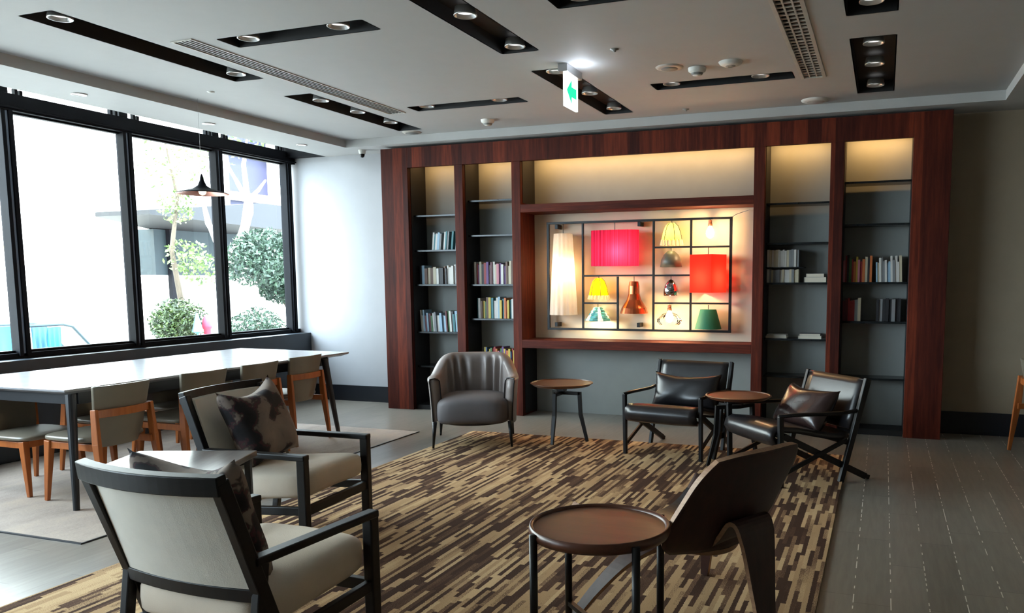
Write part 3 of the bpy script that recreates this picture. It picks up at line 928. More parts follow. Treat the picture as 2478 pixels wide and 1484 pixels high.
for y, wd in ((4.70, 'nearest the camera'), (5.98, 'in the middle'), (7.25, 'nearest the back wall')):
    o = disc('downlight', 'small round soffit downlight over the windows, ' + wd, 'ceiling light', -5.83, y, ZS, [(.055, .0), (.058, -.006), (.045, -.007), (.04, -.002)], M['downring'])
    bm = NB(); bmesh.ops.create_circle(bm, cap_ends=True, radius=.042, segments=24, matrix=Matrix.Translation((0, 0, -.003)))
    mesh('lens', bm, emis('soffit_lens', (1, 1, 1, 1), 1.6), o)
    o['group'] = 'soffit downlights over the windows'

# ------------------------------------------------------------------ window pendant over the table
t = thing('pendant_lamp', 'dark witch-hat pendant with copper underside hanging over the dining table', 'lamp', (-5.4, 5.43, 2.15))
mesh('cord', rod(NB(), (0, 0, .16), (0, 0, ZC - 2.15), .0012, n=6), M['steel'], t)
mesh('lamp_shade', lathe(NB(), [(.004, .165), (.010, .15), (.018, .11), (.035, .07), (.075, .042), (.15, .022), (.205, .006), (.21, 0)], 48), M['frame'], t, smooth=True)
mesh('inner_reflector', lathe(NB(), [(.209, 0), (.15, .014), (.075, .034), (.03, .05)], 48), M['copper'], t, smooth=True)
bm = NB(); bmesh.ops.create_icosphere(bm, subdivisions=2, radius=.03, matrix=Matrix.Translation((0, 0, .018)))
mesh('bulb', bm, M['bulb_soft'], t, smooth=True)

# ------------------------------------------------------------------ dining table
t = thing('dining_table', 'long dark dining table with glossy top under the windows', 'table', (-5.40, 5.0, 0))
top = NB()
X0, X1, Y0_, Y1_ = -.66, .66, -1.40, 1.42
def tring(dx, z):
    return [(X0 - dx * 0 + dx, Y0_ + dx, z), (X1 - dx - .03, Y0_ + dx, z), (X1 - dx + .02, Y1_ - dx, z), (X0 + dx, Y1_ - dx + .06, z)]
loft(top, [tring(.05, .715), tring(0.0, .735), tring(0, .75)])
mesh('tabletop', top, [M['table_top']], t, bevel=.003)
bm = NB()
box(bm, -.56, .56, -1.30, -1.27, .64, .716); box(bm, -.56, .56, 1.24, 1.27, .64, .716)
box(bm, -.56, -.53, -1.27, 1.24, .64, .716); box(bm, .55, .58, -1.27, 1.24, .64, .716)
mesh('apron', bm, M['table_edge'], t, bevel=.002)
for px, py, fx, fy in ((.60, -1.36, .735, -1.45), (.60, 1.12, .665, 1.25), (-.60, -1.36, -.66, -1.45), (-.60, 1.12, -.66, 1.25)):
    mesh('leg', rod(NB(), (px + .03, py, .716), (fx - .01, fy, 0.006), .032, .019, 16), M['table_edge'], t, smooth=False)

# ------------------------------------------------------------------ dining chairs
def make_dining():
    t = thing('dining_chair', '', 'chair', (0, 0, 0), 0)
    bm = NB()
    cushion(bm, 0, .03, .425, .44, .46, .055, .35, .6)
    mesh('seat', bm, M['taupe_seat'], t, smooth=True)
    # curved back panel, wider at the top, slipping below the seat at its lower edge
    bm = NB()
    def B(u, v, o):
        a = 2 * u - 1
        z = .37 + .40 * v
        hw = .165 + .045 * v
        if v < .25:
            hw -= .02 * (1 - v / .25)
        y = -.20 - .07 * v + .035 * a * a + o
        return (a * hw, y, z)
    prof = lambda u, v: B(u, v, 0)
    n, k = 14, 12
    grid(bm, lambda u, v: B(u, v, .012), n, k); grid(bm, lambda u, v: B(u, v, -.012), n, k)
    for e_ in (0, 1):
        grid(bm, lambda u, v: B(e_, v, .012 - .024 * u), 1, k)
        grid(bm, lambda u, v: B(v, e_, .012 - .024 * u), 1, n)
    bmesh.ops.remove_doubles(bm, verts=bm.verts, dist=.0005)
    mesh('backrest', bm, M['taupe_seat'], t, bevel=.005, smooth=True)
    bm = NB()
    pts = [(a * .19, -.262 + .035 * a * a, .595) for a in [x / 6 - 1 for x in range(13)]]
    rings = []
    for p in pts:
        rings.append([(p[0], p[1] + dy, p[2] + dz) for dy, dz in ((-.014, -.025), (.010, -.025), (.010, .025), (-.014, .025))])
    loft(bm, rings)
    mesh('back_band', bm, M['orange_wood'], t, bevel=.002)
    for s in (-1, 1):
        bm = NB()
        bar(bm, (s * .205, -.232, .625), (s * .212, -.245, .40), .024, .045, .03, .055, up=(0, 1, 0))
        bar(bm, (s * .212, -.245, .41), (s * .225, -.29, 0.006), .03, .055, .022, .026, up=(0, 1, 0))
        mesh('leg', bm, M['orange_wood'], t, bevel=.004)
        bm = NB()
        bar(bm, (s * .19, .20, .405), (s * .205, .24, 0.006), .045, .05, .024, .028, up=(0, 1, 0))
        mesh('leg', bm, M['orange_wood'], t, bevel=.004)
    bm = NB()
    box(bm, -.185, .185, .185, .21, .355, .405); box(bm, -.2, -.18, -.25, .19, .355, .40); box(bm, .18, .2, -.25, .19, .355, .40)
    mesh('seat_frame', bm, M['orange_wood'], t, bevel=.002)
    return t
ch = make_dining()
G1 = 'dining chairs on the room side of the long table'
ch.location = (-4.83, 3.86, 0); ch.rotation_euler = (0, 0, PI / 2)
ch['label'] = 'taupe dining chair with oak legs at the near end, back to the room'; ch['group'] = G1
dup(ch, (-4.88, 4.60, 0), PI / 2 - .03, 'second taupe dining chair from the near end, behind the floral cushion', G1)
dup(ch, (-4.90, 5.18, 0), PI / 2 + .03, 'third taupe dining chair from the near end, back to the room', G1)
dup(ch, (-4.955, 5.80, 0), PI / 2, 'farthest taupe dining chair, beside the white back wall', G1)
G2 = 'dining chairs on the window side of the long table'
def wch(*a):
    dup(*a).scale = (1, 1, .92)
wch(ch, (-5.50, 3.88, 0), -PI / 2, 'window-side taupe dining chair at the near end, facing the room', G2)
wch(ch, (-5.50, 4.53, 0), -PI / 2, 'second window-side dining chair, seen under the table beyond the near leg', G2)
wch(ch, (-5.50, 5.16, 0), -PI / 2, 'third window-side dining chair, its pale seat seen between chair backs', G2)
wch(ch, (-5.52, 5.78, 0), -PI / 2, 'window-side dining chair nearest the back wall', G2)
dup(ch, (1.33, 7.2, 0), math.radians(-80), 'pale-backed wooden chair cut by the right edge of the picture', None)

# ------------------------------------------------------------------ framed lounge chairs
def make_lounge():
    t = thing('lounge_armchair', '', 'armchair')
    w_, za = .305, .50
    for s in (-1, 1):
        bm = NB(); box(bm, s * w_ - .023, s * w_ + .023, .285, .335, 0.011, za)
        mesh('front_leg', bm, M['ebony'], t, bevel=.006)
        bm = NB(); bar(bm, (s * w_, .335, za), (s * w_, -.30, za + .005), .052, .030)
        mesh('armrest', bm, M['ebony'], t, bevel=.006)
        bm = NB(); bar(bm, (s * (w_ - .002), -.415, .80), (s * (w_ - .002), -.19, .18), .042, .05, up=(0, 1, 0))
        mesh('back_stile', bm, M['ebony'], t, bevel=.005)
        bm = NB(); bar(bm, (s * w_, -.26, za - .01), (s * w_, -.33, 0.011), .035, .04, up=(0, 1, 0))
        mesh('rear_leg', bm, M['ebony'], t, bevel=.005)
        bm = NB(); bar(bm, (s * w_, .30, .215), (s * w_, -.29, .185), .03, .045)
        mesh('side_rail', bm, M['ebony'], t, bevel=.004)
    # curved top rail
    bm = NB()
    rings = []
    for i in range(17):
        a = i / 8 - 1
        c = Vector((a * .322, -.415 - .055 * (1 - a * a), .795 ))
        rings.append([c + Vector(d) for d in ((0, -.018, -.040), (0, .018, -.034), (0, .014, .030), (0, -.026, .024))])
    loft(bm, rings)
    mesh('top_rail', bm, M['ebony'], t, bevel=.004)
    bm = NB()
    rings = []
    for i in range(13):
        a = i / 6 - 1
        c = Vector((a * .30, -.275 - .03 * (1 - a * a), .385))
        rings.append([c + Vector(d) for d in ((0, -.016, -.026), (0, .016, -.022), (0, .012, .026), (0, -.020, .022))])
    loft(bm, rings)
    mesh('lower_rail', bm, M['ebony'], t, bevel=.004)
    mesh('front_rail', box(NB(), -.29, .29, .295, .325, .185, .235), M['ebony'], t, bevel=.004)
    # upholstered back between the stiles
    bm = NB()
    def B(u, v, o):
        a = 2 * u - 1
        z = .395 + .385 * v
        y = -.285 - .125 * v - (.03 + .02 * v) * (1 - a * a) + o
        return (a * .288, y, z)
    grid(bm, lambda u, v: B(u, v, .045), 12, 8); grid(bm, lambda u, v: B(u, v, -.004), 12, 8)
    for e_ in (0, 1):
        grid(bm, lambda u, v: B(e_, v, .045 - .049 * u), 1, 8)
        grid(bm, lambda u, v: B(v, e_, .045 - .049 * u), 1, 12)
    bmesh.ops.remove_doubles(bm, verts=bm.verts, dist=.0005)
    mesh('backrest', bm, M['greyback'], t, smooth=False)
    bm = NB()
    cushion(bm, 0, .015, .315, .575, .62, .165, .22, .42, f=lambda p: Vector((p.x, p.y, p.z + (p.y) * .08 + .012 * (1 - (p.x / .29) ** 2))))
    mesh('seat_cushion', bm, M['beige'], t, smooth=True)
    bm = NB()
    bar(bm, (0, -.245, .37), (0, -.13, .19), .57, .04, up=(0, 1, 0))
    mesh('back_skirt', bm, M['greyback'], t)
    return t
lc = make_lounge()
lc.location = (-2.20, 2.36, 0); lc.rotation_euler = (0, 0, math.radians(-3))
lc['label'] = 'black framed beige lounge chair in the foreground, its back to the camera'
lc['group'] = 'black framed lounge chairs'
lc2 = dup(lc, (-3.15, 3.69, 0), math.radians(-86), 'black framed beige lounge chair seen from its side, beyond the foreground one', 'black framed lounge chairs')
def floral(parent_loc, rz, label, dx=0, tilt=-18, roll=0, y=-.27, z=.60, s=.46):
    bm = NB()
    pillow(bm, s, s, .19, slump=.06)
    o = mesh('throw_pillow', bm, M['floral'], smooth=True)
    tag(o, label, 'cushion', 'floral throw pillows')
    Mx = Matrix.Translation(parent_loc) @ Matrix.Rotation(rz, 4, 'Z') @ Matrix.Translation((dx, y, z)) @ Matrix.Rotation(math.radians(-tilt), 4, 'X') @ Matrix.Rotation(math.radians(roll), 4, 'Y')
    o.matrix_world = Mx
    return o
floral((-2.20, 2.36, 0), math.radians(-3), 'dark floral throw pillow on the foreground lounge chair, seen edge on', -0.04, -17, 0, y=-.19, z=.59, s=.51)
floral((-3.15, 3.69, 0), math.radians(-86), 'grey and plum floral throw pillow on the farther framed lounge chair', -.02, -20, 6, y=-.20, z=.62, s=.47)

# side table between the two
t = thing('side_table', 'rectangular grey wood side table between the two framed lounge chairs', 'side table', (-3.215, 2.96, 0), math.radians(20.2))
mesh('table_top', box(NB(), -.305, .305, -.25, .25, .52, .55), M['greywood'], t, bevel=.003)
for sy in (-1, 1):
    mesh('leg', box(NB(), .255, .285, sy * .215 - .015, sy * .215 + .015, 0.011, .52), M['ebony'], t, bevel=.003)
    mesh('base_rail', box(NB(), .04, .255, sy * .215 - .015, sy * .215 + .015, 0.011, .035), M['ebony'], t, bevel=.003)
bm = NB(); box(bm, -.255, .255, -.225, -.205, .49, .52); box(bm, -.255, .255, .205, .225, .49, .52)
mesh('rail', bm, M['ebony'], t)

# ------------------------------------------------------------------ tub chair
t = thing('tub_chair', 'grey leather tub chair with pleated curved back before the bookcase', 'armchair', (-3.34, 6.30, 0.0), math.radians(-156))
bm = NB()
def path(u):
    """horseshoe plan from the front of one arm round the back to the other; returns point, outward normal, backness"""
    a = PI * (1.0 - u) if False else None
    th = math.radians(-28 + 236 * u)       # angle in plan, 90 deg = back
    cx, cy = math.cos(th), math.sin(th)
    x = sgp(cx, .72); yy = sgp(cy, .72)
    back = max(0.0, math.sin(th))
    return x, -yy, back
def tubsec(u, v):
    x, y, b = path(u)
    # extend arms forward
    kk = min(1.0, max(0.0, (b - .10) / .80))
    hgt = .592 + .178 * kk * kk * (3 - 2 * kk)
    t_out, t_in = .0, .062
    if v < .42:      # outside wall going up
        k = v / .42
        z = .20 + (hgt - .035 - .20) * k
        R = .345 + .020 * k ** 1.5
    elif v < .58:    # rolled lip
        k = (v - .42) / .16
        a = PI * k
        R = .365 - .040 + .040 * math.cos(a) + .022 * math.sin(a) * (1 - b) * (1 if k < .5 else 0)
        z = hgt - .035 + .035 * math.sin(a)
    else:            # inside wall going down
        k = (v - .58) / .42
        z = hgt - .035 - (hgt - .035 - .26) * k
        R = .285 - .02 * k
        if b > .55:
            R += .022 * math.sin(u * 88) * min(1, (b - .55) / .2) * math.sin(PI * min(1, k * 1.2)) ** .5
    return Vector((x * R * 1.06, y * R * 1.02 + .02, z))
grid(bm, tubsec, 150, 30)
# close both arm fronts
for u in (0, 1):
    vs = [bm.verts.new(tubsec(u, j / 30)) for j in range(31)]
    bm.faces.new(vs)
bmesh.ops.remove_doubles(bm, verts=bm.verts, dist=.0005)
mesh('shell', bm, M['tub'], t, smooth=True)
for u in (0, 1):
    mesh('piping', tube(NB(), [tubsec(u, j / 30) + Vector((0, .003, 0)) for j in range(31)], .006, 6), M['leather'], t, smooth=True)
bm = NB()
cushion(bm, 0, .055, .305, .61, .62, .24, .42, .42, f=lambda p: Vector((p.x, p.y, p.z + .02 * (1 - (p.x / .3) ** 2))))
mesh('seat_cushion', bm, M['tubseat'], t, smooth=True)
mesh('base', lathe(NB(), [(.0, .195), (.30, .195), (.31, .215), (.0, .215)], 40), M['leather'], t)
for sx, sy, h0 in ((-1, 1, .23), (1, 1, .23), (-1, -1, .22), (1, -1, .22)):
    mesh('leg', rod(NB(), (sx * .315, sy * .27 + .01, h0), (sx * .330, sy * .29 + .01, 0.011 if sx > -2 else 0), .020, .009, 12), M['black'], t, smooth=True)

# ------------------------------------------------------------------ round tripod tables
def make_round(r, zt, label, loc, rz=0.0, angs=(-90, 0, 135)):
    t = thing('side_table', label, 'side table', loc, rz, 'round side tables among the far lounge chairs')
    mesh('table_top', lathe(NB(), [(0, zt - .025), (r - .03, zt - .025), (r, zt - .004), (r, zt), (r - .012, zt + .004), (r - .016, zt - .004), (0, zt - .004)], 48), M['tabletop_wood'], t, bevel=.001)
    mesh('hub', box(NB(), -.035, .035, -.035, .035, zt - .075, zt - .024), M['black'], t, bevel=.003)
    for ang in angs:
        a = math.radians(ang)
        d = Vector((math.cos(a), math.sin(a), 0))
        bm = NB()
        z0 = zt - .09
        bar(bm, d * .0 + Vector((0, 0, z0)), d * .175 + Vector((0, 0, z0)), .03, .028)
        bar(bm, d * .165 + Vector((0, 0, z0 + .014)), d * .175 + Vector((0, 0, .24)), .030, .030, up=d)
        bar(bm, d * .175 + Vector((0, 0, .25)), d * .235 + Vector((0, 0, .010)), .030, .030, .024, .024, up=d)
        mesh('leg', bm, M['black'], t, bevel=.002)
    return t
make_round(.275, .52, 'round brown side table with bent black legs beside the tub chair', (-2.625, 6.58, 0))
make_round(.246, .545, 'round brown side table between the two leather sling chairs', (-1.006, 6.115, 0), 0, (60, 150, -150))

# near round table with rim and four legs
t = thing('side_table', 'round brown tray-top table with four black legs in the foreground', 'side table', (-.954, 2.753, 0))
zt = .52; r = .257
mesh('table_top', lathe(NB(), [(0, zt - .022), (r - .015, zt - .022), (r - .015, zt - .0), (0, zt)], 64), M['tabletop_wood'], t)
mesh('rim', lathe(NB(), [(r - .016, zt - .026), (r - .004, zt - .028), (r + .004, zt - .012), (r, zt + .010), (r - .007, zt + .012), (r - .016, zt + .001), (r - .016, zt - .026)], 64), M['tablerim'], t, smooth=True)
for ang in (-133, -43, 47, 137):
    a = math.radians(ang)
    c, s = math.cos(a), math.sin(a)
    mesh('leg', rod(NB(), (c * (r + .008), s * (r + .008), .011), (c * (r + .008), s * (r + .008), zt + .004 if ang in (-133, 47) else zt - .004), .0145, n=18), M['black'], t, smooth=True)
for ang in (-133, -43):
    a = math.radians(ang)
    c, s = math.cos(a), math.sin(a)
    mesh('stretcher', bar(NB(), (c * r, s * r, .11 + (.02 if ang == -43 else 0)), (-c * r, -s * r, .11 + (.02 if ang == -43 else 0)), .02, .018), M['black'], t)

# ------------------------------------------------------------------ leather sling chairs
def make_sling():
    t = thing('sling_chair', '', 'armchair')
    w_ = .325
    for s in (-1, 1):
        x = s * w_
        mesh('front_leg', bar(NB(), (x, .315, .500), (x, .30, 0.0), .03, .038, .028, .034, up=(0, 1, 0)), M['ebony'], t, bevel=.005)
        mesh('back_stile', bar(NB(), (x, -.40, .72), (x, -.19, 0.0), .03, .05, .028, .04, up=(0, 1, 0)), M['ebony'], t, bevel=.005)
        bm = NB()
        tube(bm, [(x, .33, .500), (x, .2, .502), (x, .0, .495), (x, -.18, .49), (x, -.335, .50)], .014, 8)
        mesh('armrest', bm, M['ebony'], t, smooth=True)
        bm = NB(); bar(bm, (x * .95, .28, .36), (x * .95, -.42, .02), .022, .045)
        bar(bm, (x * .95, -.40, .03), (x * .95, -.45, 0.012), .022, .03)
        mesh('diagonal_brace', bm, M['ebony'], t, bevel=.003)
        mesh('diagonal_brace', bar(NB(), (x * .985, .28, .10), (x * .985, -.24, .30), .018, .03), M['ebony'], t, bevel=.003)
    mesh('front_rail', rod(NB(), (-w_, .31, .365), (w_, .31, .365), .016), M['ebony'], t, smooth=True)
    mesh('top_rail', bar(NB(), (-w_, -.395, .70), (w_, -.395, .70), .03, .03), M['ebony'], t, bevel=.004)
    mesh('rear_rail', rod(NB(), (-w_, -.265, .27), (w_, -.265, .27), .014), M['ebony'], t, smooth=True)
    # seat sling: rolls over the front rail, dips, meets the back
    def sheet(pts, hw, th, nm, m):
        bm = NB()
        P_ = [Vector(p) for p in pts]
        rings = []
        for i, p in enumerate(P_):
            d = (P_[min(i + 1, len(P_) - 1)] - P_[max(i - 1, 0)]).normalized()
            nrm = Vector((0, -d.z, d.y))
            ring = []
            N = 10
            for k in range(N + 1):
                a = 2 * k / N - 1
                ring.append(Vector((a * hw, p.y, p.z)) + nrm * (th / 2 * (1 - .25 * a ** 4)))
            for k in range(N, -1, -1):
                a = 2 * k / N - 1
                ring.append(Vector((a * hw, p.y, p.z)) - nrm * (th / 2 * (1 - .25 * a ** 4)))
            rings.append(ring)
        loft(bm, rings)
        return mesh(nm, bm, m, t, smooth=True)
    sheet([(0, .30, .300), (0, .335, .315), (0, .355, .35), (0, .345, .385), (0, .30, .405), (0, .15, .385), (0, 0, .350), (0, -.12, .325), (0, -.22, .31), (0, -.27, .33)], w_ - .025, .05, 'seat_sling', M['leather'])
    sheet([(0, -.275, .37), (0, -.31, .46), (0, -.345, .58), (0, -.375, .67), (0, -.395, .715)], w_ - .025, .028, 'back_sling', M['leather'])
    return t
sc = make_sling()
sc.location = (-1.563, 6.472, .0); sc.rotation_euler = (0, 0, math.radians(171))
sc['label'] = 'black leather sling chair facing the camera below the display niche'; sc['group'] = 'black leather sling chairs'
sc2 = dup(sc, (-.60, 5.95, .0), math.radians(131.4), 'black leather sling chair at the right, turned toward the rug', 'black leather sling chairs')
def lumbar(loc, rz, label, mt, tilt, dy, z, dx=0, sx=.56, sz=.30):
    bm = NB(); pillow(bm, sx, sz, .17, slump=.03)
    o = mesh('leather_cushion', bm, mt, smooth=True)
    tag(o, label, 'cushion', 'leather lumbar cushions')
    o.matrix_world = Matrix.Translation(loc) @ Matrix.Rotation(rz, 4, 'Z') @ Matrix.Translation((dx, dy, z)) @ Matrix.Rotation(math.radians(tilt), 4, 'X')
lumbar((-1.563, 6.472, 0), math.radians(171), 'black leather cushion on the sling chair facing the camera', M['leather'], 18, -.19, .49, .0, .60, .30)
lumbar((-.60, 5.95, 0), math.radians(131.4), 'glossy brown leather cushion on the right sling chair', M['brownleather'], 32, -.16, .485, .05, .56, .34)

# ------------------------------------------------------------------ moulded plywood shell chair
t = thing('shell_chair', 'dark moulded plywood three-legged shell chair seen from behind', 'armchair', (-.72, 3.235, 0.010), math.radians(61))
def slab(f, nu, nv, th, nm, m, medge, bevel=0):
    """thick curved sheet from a surface f(u,v) with a contrasting edge"""
    bm = NB()
    def nrm(u, v):
        e = 1e-3
        u0, u1 = max(0, u - e), min(1, u + e); v0, v1 = max(0, v - e), min(1, v + e)
        a = Vector(f(u1, v)) - Vector(f(u0, v)); b = Vector(f(u, v1)) - Vector(f(u, v0))
        n_ = a.cross(b)
        return n_.normalized() if n_.length > 1e-12 else Vector((0, 0, 1))
    A = lambda u, v: Vector(f(u, v)) + nrm(u, v) * th / 2
    B = lambda u, v: Vector(f(u, v)) - nrm(u, v) * th / 2
    grid(bm, A, nu, nv); grid(bm, B, nu, nv)
    for e_ in (0, 1):
        grid(bm, lambda u, v: A(e_, v).lerp(B(e_, v), u), 1, nv, mi=1)
        grid(bm, lambda u, v: A(v, e_).lerp(B(v, e_), u), 1, nu, mi=1)
    bmesh.ops.remove_doubles(bm, verts=bm.verts, dist=.0004)
    return mesh(nm, bm, [m, medge], t, smooth=False)
def backf(u, v):
    a = 2 * u - 1
    hw = .345 - .06 * v
    if v > .7:
        hw *= (1 - .16 * ((v - .7) / .3) ** 2.4)
    if v < .25:
        hw *= (1 - .30 * ((.25 - v) / .25) ** 2.0)
    z = .360 + .415 * v - .018 * abs(a) ** 3 * v
    y = -.205 - .175 * v ** 1.1 + .10 * a * a * (1 - .55 * v)
    return (a * hw, y, z)
o = slab(backf, 30, 22, .022, 'backrest', M['walnut'], M['plyedge'])
for p in o.data.polygons:
    p.use_smooth = p.material_index == 0
def seatf(u, v):
    a = 2 * u - 1
    hd = .225 * (1 - .70 * a * a)
    y = .03 + hd * (2 * v - 1) + .21 * a * a
    z = .335 + .13 * abs(a) ** 2.3 + .03 * v
    return (a * .38, y, z)
o = slab(seatf, 36, 14, .02, 'seat', M['walnut'], M['plyedge'])
for p in o.data.polygons:
    p.use_smooth = p.material_index == 0
def padf(u, v):
    a = 2 * u - 1
    p = Vector(seatf(.5 + a * .36, .06 + v * .88))
    return (p.x, p.y, p.z + .022)
slab(padf, 24, 12, .024, 'seat_pad', M['leather'], M['leather'])
def bpadf(u, v):
    p = Vector(backf(.12 + .76 * u, .10 + .82 * v))
    return (p.x, p.y + .026, p.z)
slab(bpadf, 20, 14, .022, 'back_pad', M['leather'], M['leather'])
# rear leg: rises under the seat, turns over behind the back, runs down to the floor
def legstrip(pts, wds, th, nm, side=(1, 0, 0)):
    sd = Vector(side)
    P_ = [Vector(p) for p in pts]
    # smooth resample
    Q = []
    for i in range(len(P_) - 1):
        p0, p1, p2, p3 = P_[max(i - 1, 0)], P_[i], P_[i + 1], P_[min(i + 2, len(P_) - 1)]
        for k in range(6):
            s = k / 6
            Q.append((.5 * ((2 * p1) + (p2 - p0) * s + (2 * p0 - 5 * p1 + 4 * p2 - p3) * s * s + (3 * p1 - p0 - 3 * p2 + p3) * s ** 3), wds[i] + (wds[i + 1] - wds[i]) * s))
    Q.append((P_[-1], wds[-1]))
    def f(u, v):
        i = min(len(Q) - 1, int(round(u * (len(Q) - 1))))
        return Q[i][0] + sd * ((v - .5) * Q[i][1])
    bm = NB()
    n = len(Q)
    rings = []
    for i in range(n):
        c, wd = Q[i]
        d = (Q[min(i + 1, n - 1)][0] - Q[max(i - 1, 0)][0]).normalized()
        nr = d.cross(sd).normalized() * th / 2
        rings.append([c - sd * wd / 2 - nr, c + sd * wd / 2 - nr, c + sd * wd / 2 + nr, c - sd * wd / 2 + nr])
    vs = [[bm.verts.new(p) for p in r_] for r_ in rings]
    for a, b in zip(vs, vs[1:]):
        for i in range(4):
            j = (i + 1) % 4
            q_ = bm.faces.new((a[i], a[j], b[j], b[i])); q_.material_index = 1 if i in (1, 3) else 0
    bm.faces.new(vs[0]); bm.faces.new(vs[-1])
    return mesh(nm, bm, [M['walnut'], M['plyedge']], t)
legstrip([(0, .04, .325), (0, -.10, .32), (0, -.22, .40), (0, -.29, .485), (0, -.335, .43), (0, -.37, .20), (0, -.40, 0.0)], [.16, .20, .22, .22, .20, .13, .07], .018, 'rear_leg')
# front legs: one bent hoop split into two tapering legs
for s in (-1, 1):
    legstrip([(0, .06, .318), (s * .16, .09, .315), (s * .27, .14, .25), (s * .36, .22, .12), (s * .42, .28, 0.0)], [.14, .11, .075, .055, .04], .018, 'front_leg', side=(0, 1, 0))

# ------------------------------------------------------------------ outside
struct('ground', box(NB(), -60, -6.9, -20, 60, -.25, -.10), plain('pale_paving', rgb(150, 148, 142), 0.8, var=.05, scale=.6))
facade = plain('pale_facade', rgb(236, 234, 226), 0.8, var=.04, scale=.4)
t = thing('building', 'pale blown-out building across the street, left of the canopy', 'building', (-24, 8, -.1))
mesh('wall', box(NB(), -3, 0, -14, 17.5, 0, 14), facade, t)
for yy, zz in ((3.0, 3.2), (3.0, 5.6), (7.0, 3.2), (7.0, 5.6), (11.0, 3.2), (-1, 3.2)):
    wf = mesh('window', box(NB(), .0, .05, yy - .5, yy + .5, zz, zz + 1.0), plain('warm_grey_frame', rgb(214, 204, 188), .5), t)
    mesh('pane', box(NB(), .05, .06, yy - .42, yy + .42, zz + .08, zz + .92), plain('pale_pane', rgb(220, 226, 226), .2), wf)
mesh('awning', box(NB(), .0, .7, 5.2, 8.4, 2.4, 2.6), plain('yellow_awning', rgb(236, 206, 120), .7), t)
t = thing('building', 'white building block with dark blue windows behind the canopy', 'building', (-26, 26, -.1))
mesh('wall', box(NB(), -3, 0, 4.6, 18, 0, 14), facade, t)
mesh('wall', box(NB(), -3, -.6, .2, 4.6, 0, 3.6), facade, t)
mesh('wall', box(NB(), -3, -.6, .2, 4.6, 3.6, 14), plain('dusk_blue_wall', rgb(26, 26, 56), .6), t)
bm = NB(); box(bm, -.5, -.3, .2, 4.6, 5.0, 5.35); box(bm, -.5, -.3, .2, 4.6, 7.0, 7.3)
mesh('balcony_rail', bm, facade, t)
mesh('shutter', box(NB(), -.58, -.3, .0, 1.2, 3.3, 7.0), plain('bright_blue_panel', rgb(24, 48, 130), .5), t)
t = thing('canopy', 'dark flat canopy roof jutting over the planting', 'canopy', (-17, 17.5, 0))
mesh('roof_slab', loft(NB(), [[(-.5, -3.2, 2.95), (1.2, -3.2, 2.95), (1.2, -3.2, 3.05), (-.5, -3.2, 3.05)], [(-2.5, .4, 2.85), (1.2, .4, 2.85), (1.2, .4, 3.5), (-2.5, .4, 3.5)], [(-2.5, 4.6, 2.85), (1.2, 4.6, 2.85), (1.2, 4.6, 3.5), (-2.5, 4.6, 3.5)]]), plain('slate_canopy', rgb(10, 11, 17), .6), t)
mesh('wall_panel', box(NB(), -2.4, -1.8, -.4, 4.6, 1.6, 2.85), plain('teal_grey_wall', rgb(30, 42, 46), .7), t)
mesh('post', box(NB(), -1.8, -1.65, 0, .15, -.1, 2.85), M['frame'], t)

leafm = {}
def leafmat(nm, a, b, c):
    t_ = NT(nm)
    co = t_.coord('Object')
    f = t_.noise(co, 9, 3, .6)
    t_.l(t_.ramp(f, [(0.3, rgb(*a)), (0.5, rgb(*b)), (0.72, rgb(*c))]), t_.p.inputs['Base Color'])
    t_.p.inputs['Roughness'].default_value = 0.6
    return t_.m
def foliage(clusters, n, size, rnd):
    bm = NB()
    for (cx, cy, cz, rx, ry, rz_) in clusters:
        for _ in range(n):
            d = Vector((rnd.gauss(0, 1), rnd.gauss(0, 1), rnd.gauss(0, 1))).normalized()
            r_ = rnd.random() ** .35
            p = Vector((cx + d.x * rx * r_, cy + d.y * ry * r_, cz + d.z * rz_ * r_))
            a = Vector((rnd.gauss(0, 1), rnd.gauss(0, 1), rnd.gauss(0, 1))).normalized()
            b = a.orthogonal().normalized()
            b = (Matrix.Rotation(rnd.random() * 6.28, 3, a) @ b)
            c = a.cross(b)
            s = size * rnd.uniform(.6, 1.3)
            bm.faces.new([bm.verts.new(p + b * s), bm.verts.new(p + c * s * .45), bm.verts.new(p - b * s), bm.verts.new(p - c * s * .45)])
    return bm
rnd = random.Random(5)
lg1 = leafmat('clipped_bush_leaves', (10, 20, 8), (28, 48, 14), (66, 86, 26))
lg2 = leafmat('tree_leaves', (12, 26, 18), (30, 52, 38), (66, 92, 68))
lg3 = leafmat('pale_leaves', (50, 70, 30), (80, 104, 50), (130, 146, 90))
bark = wood('grey_bark', rgb(50, 44, 36), rgb(84, 74, 60), .9, 'Z', 4)
whitebark = plain('whitewashed_bark', rgb(232, 230, 224), .8)
t = thing('bush', 'round clipped green bush outside the second window', 'bush', (-12.0, 11.35, -.1))
mesh('foliage', foliage([(0, 0, .83, .52, .50, .40), (0, -.1, .72, .4, .4, .35)], 2600, .035, rnd), lg1, t)
bm = NB(); tube(bm, [(0, .12, 0), (0, .10, .3), (0, .02, .6), (0, 0, .9)], .035, 7); tube(bm, [(0, .02, 0), (0, -.02, .3), (0, -.15, .7)], .03, 7)
mesh('stem', bm, bark, t)
t = thing('bush', 'low rounded green bush outside the third window', 'bush', (-12.0, 13.3, -.1))
mesh('foliage', foliage([(0, 0, .38, .66, .62, .62), (0, .3, .25, .4, .45, .4)], 3800, .04, rnd), lg2, t)
mesh('stem', tube(NB(), [(0, 0, 0), (0, .02, .3), (0, 0, .6)], .04, 7), bark, t)
t = thing('tree', 'leafy green tree with a bent trunk outside the third window', 'tree', (-12.0, 14.35, -.1))
bm = NB()
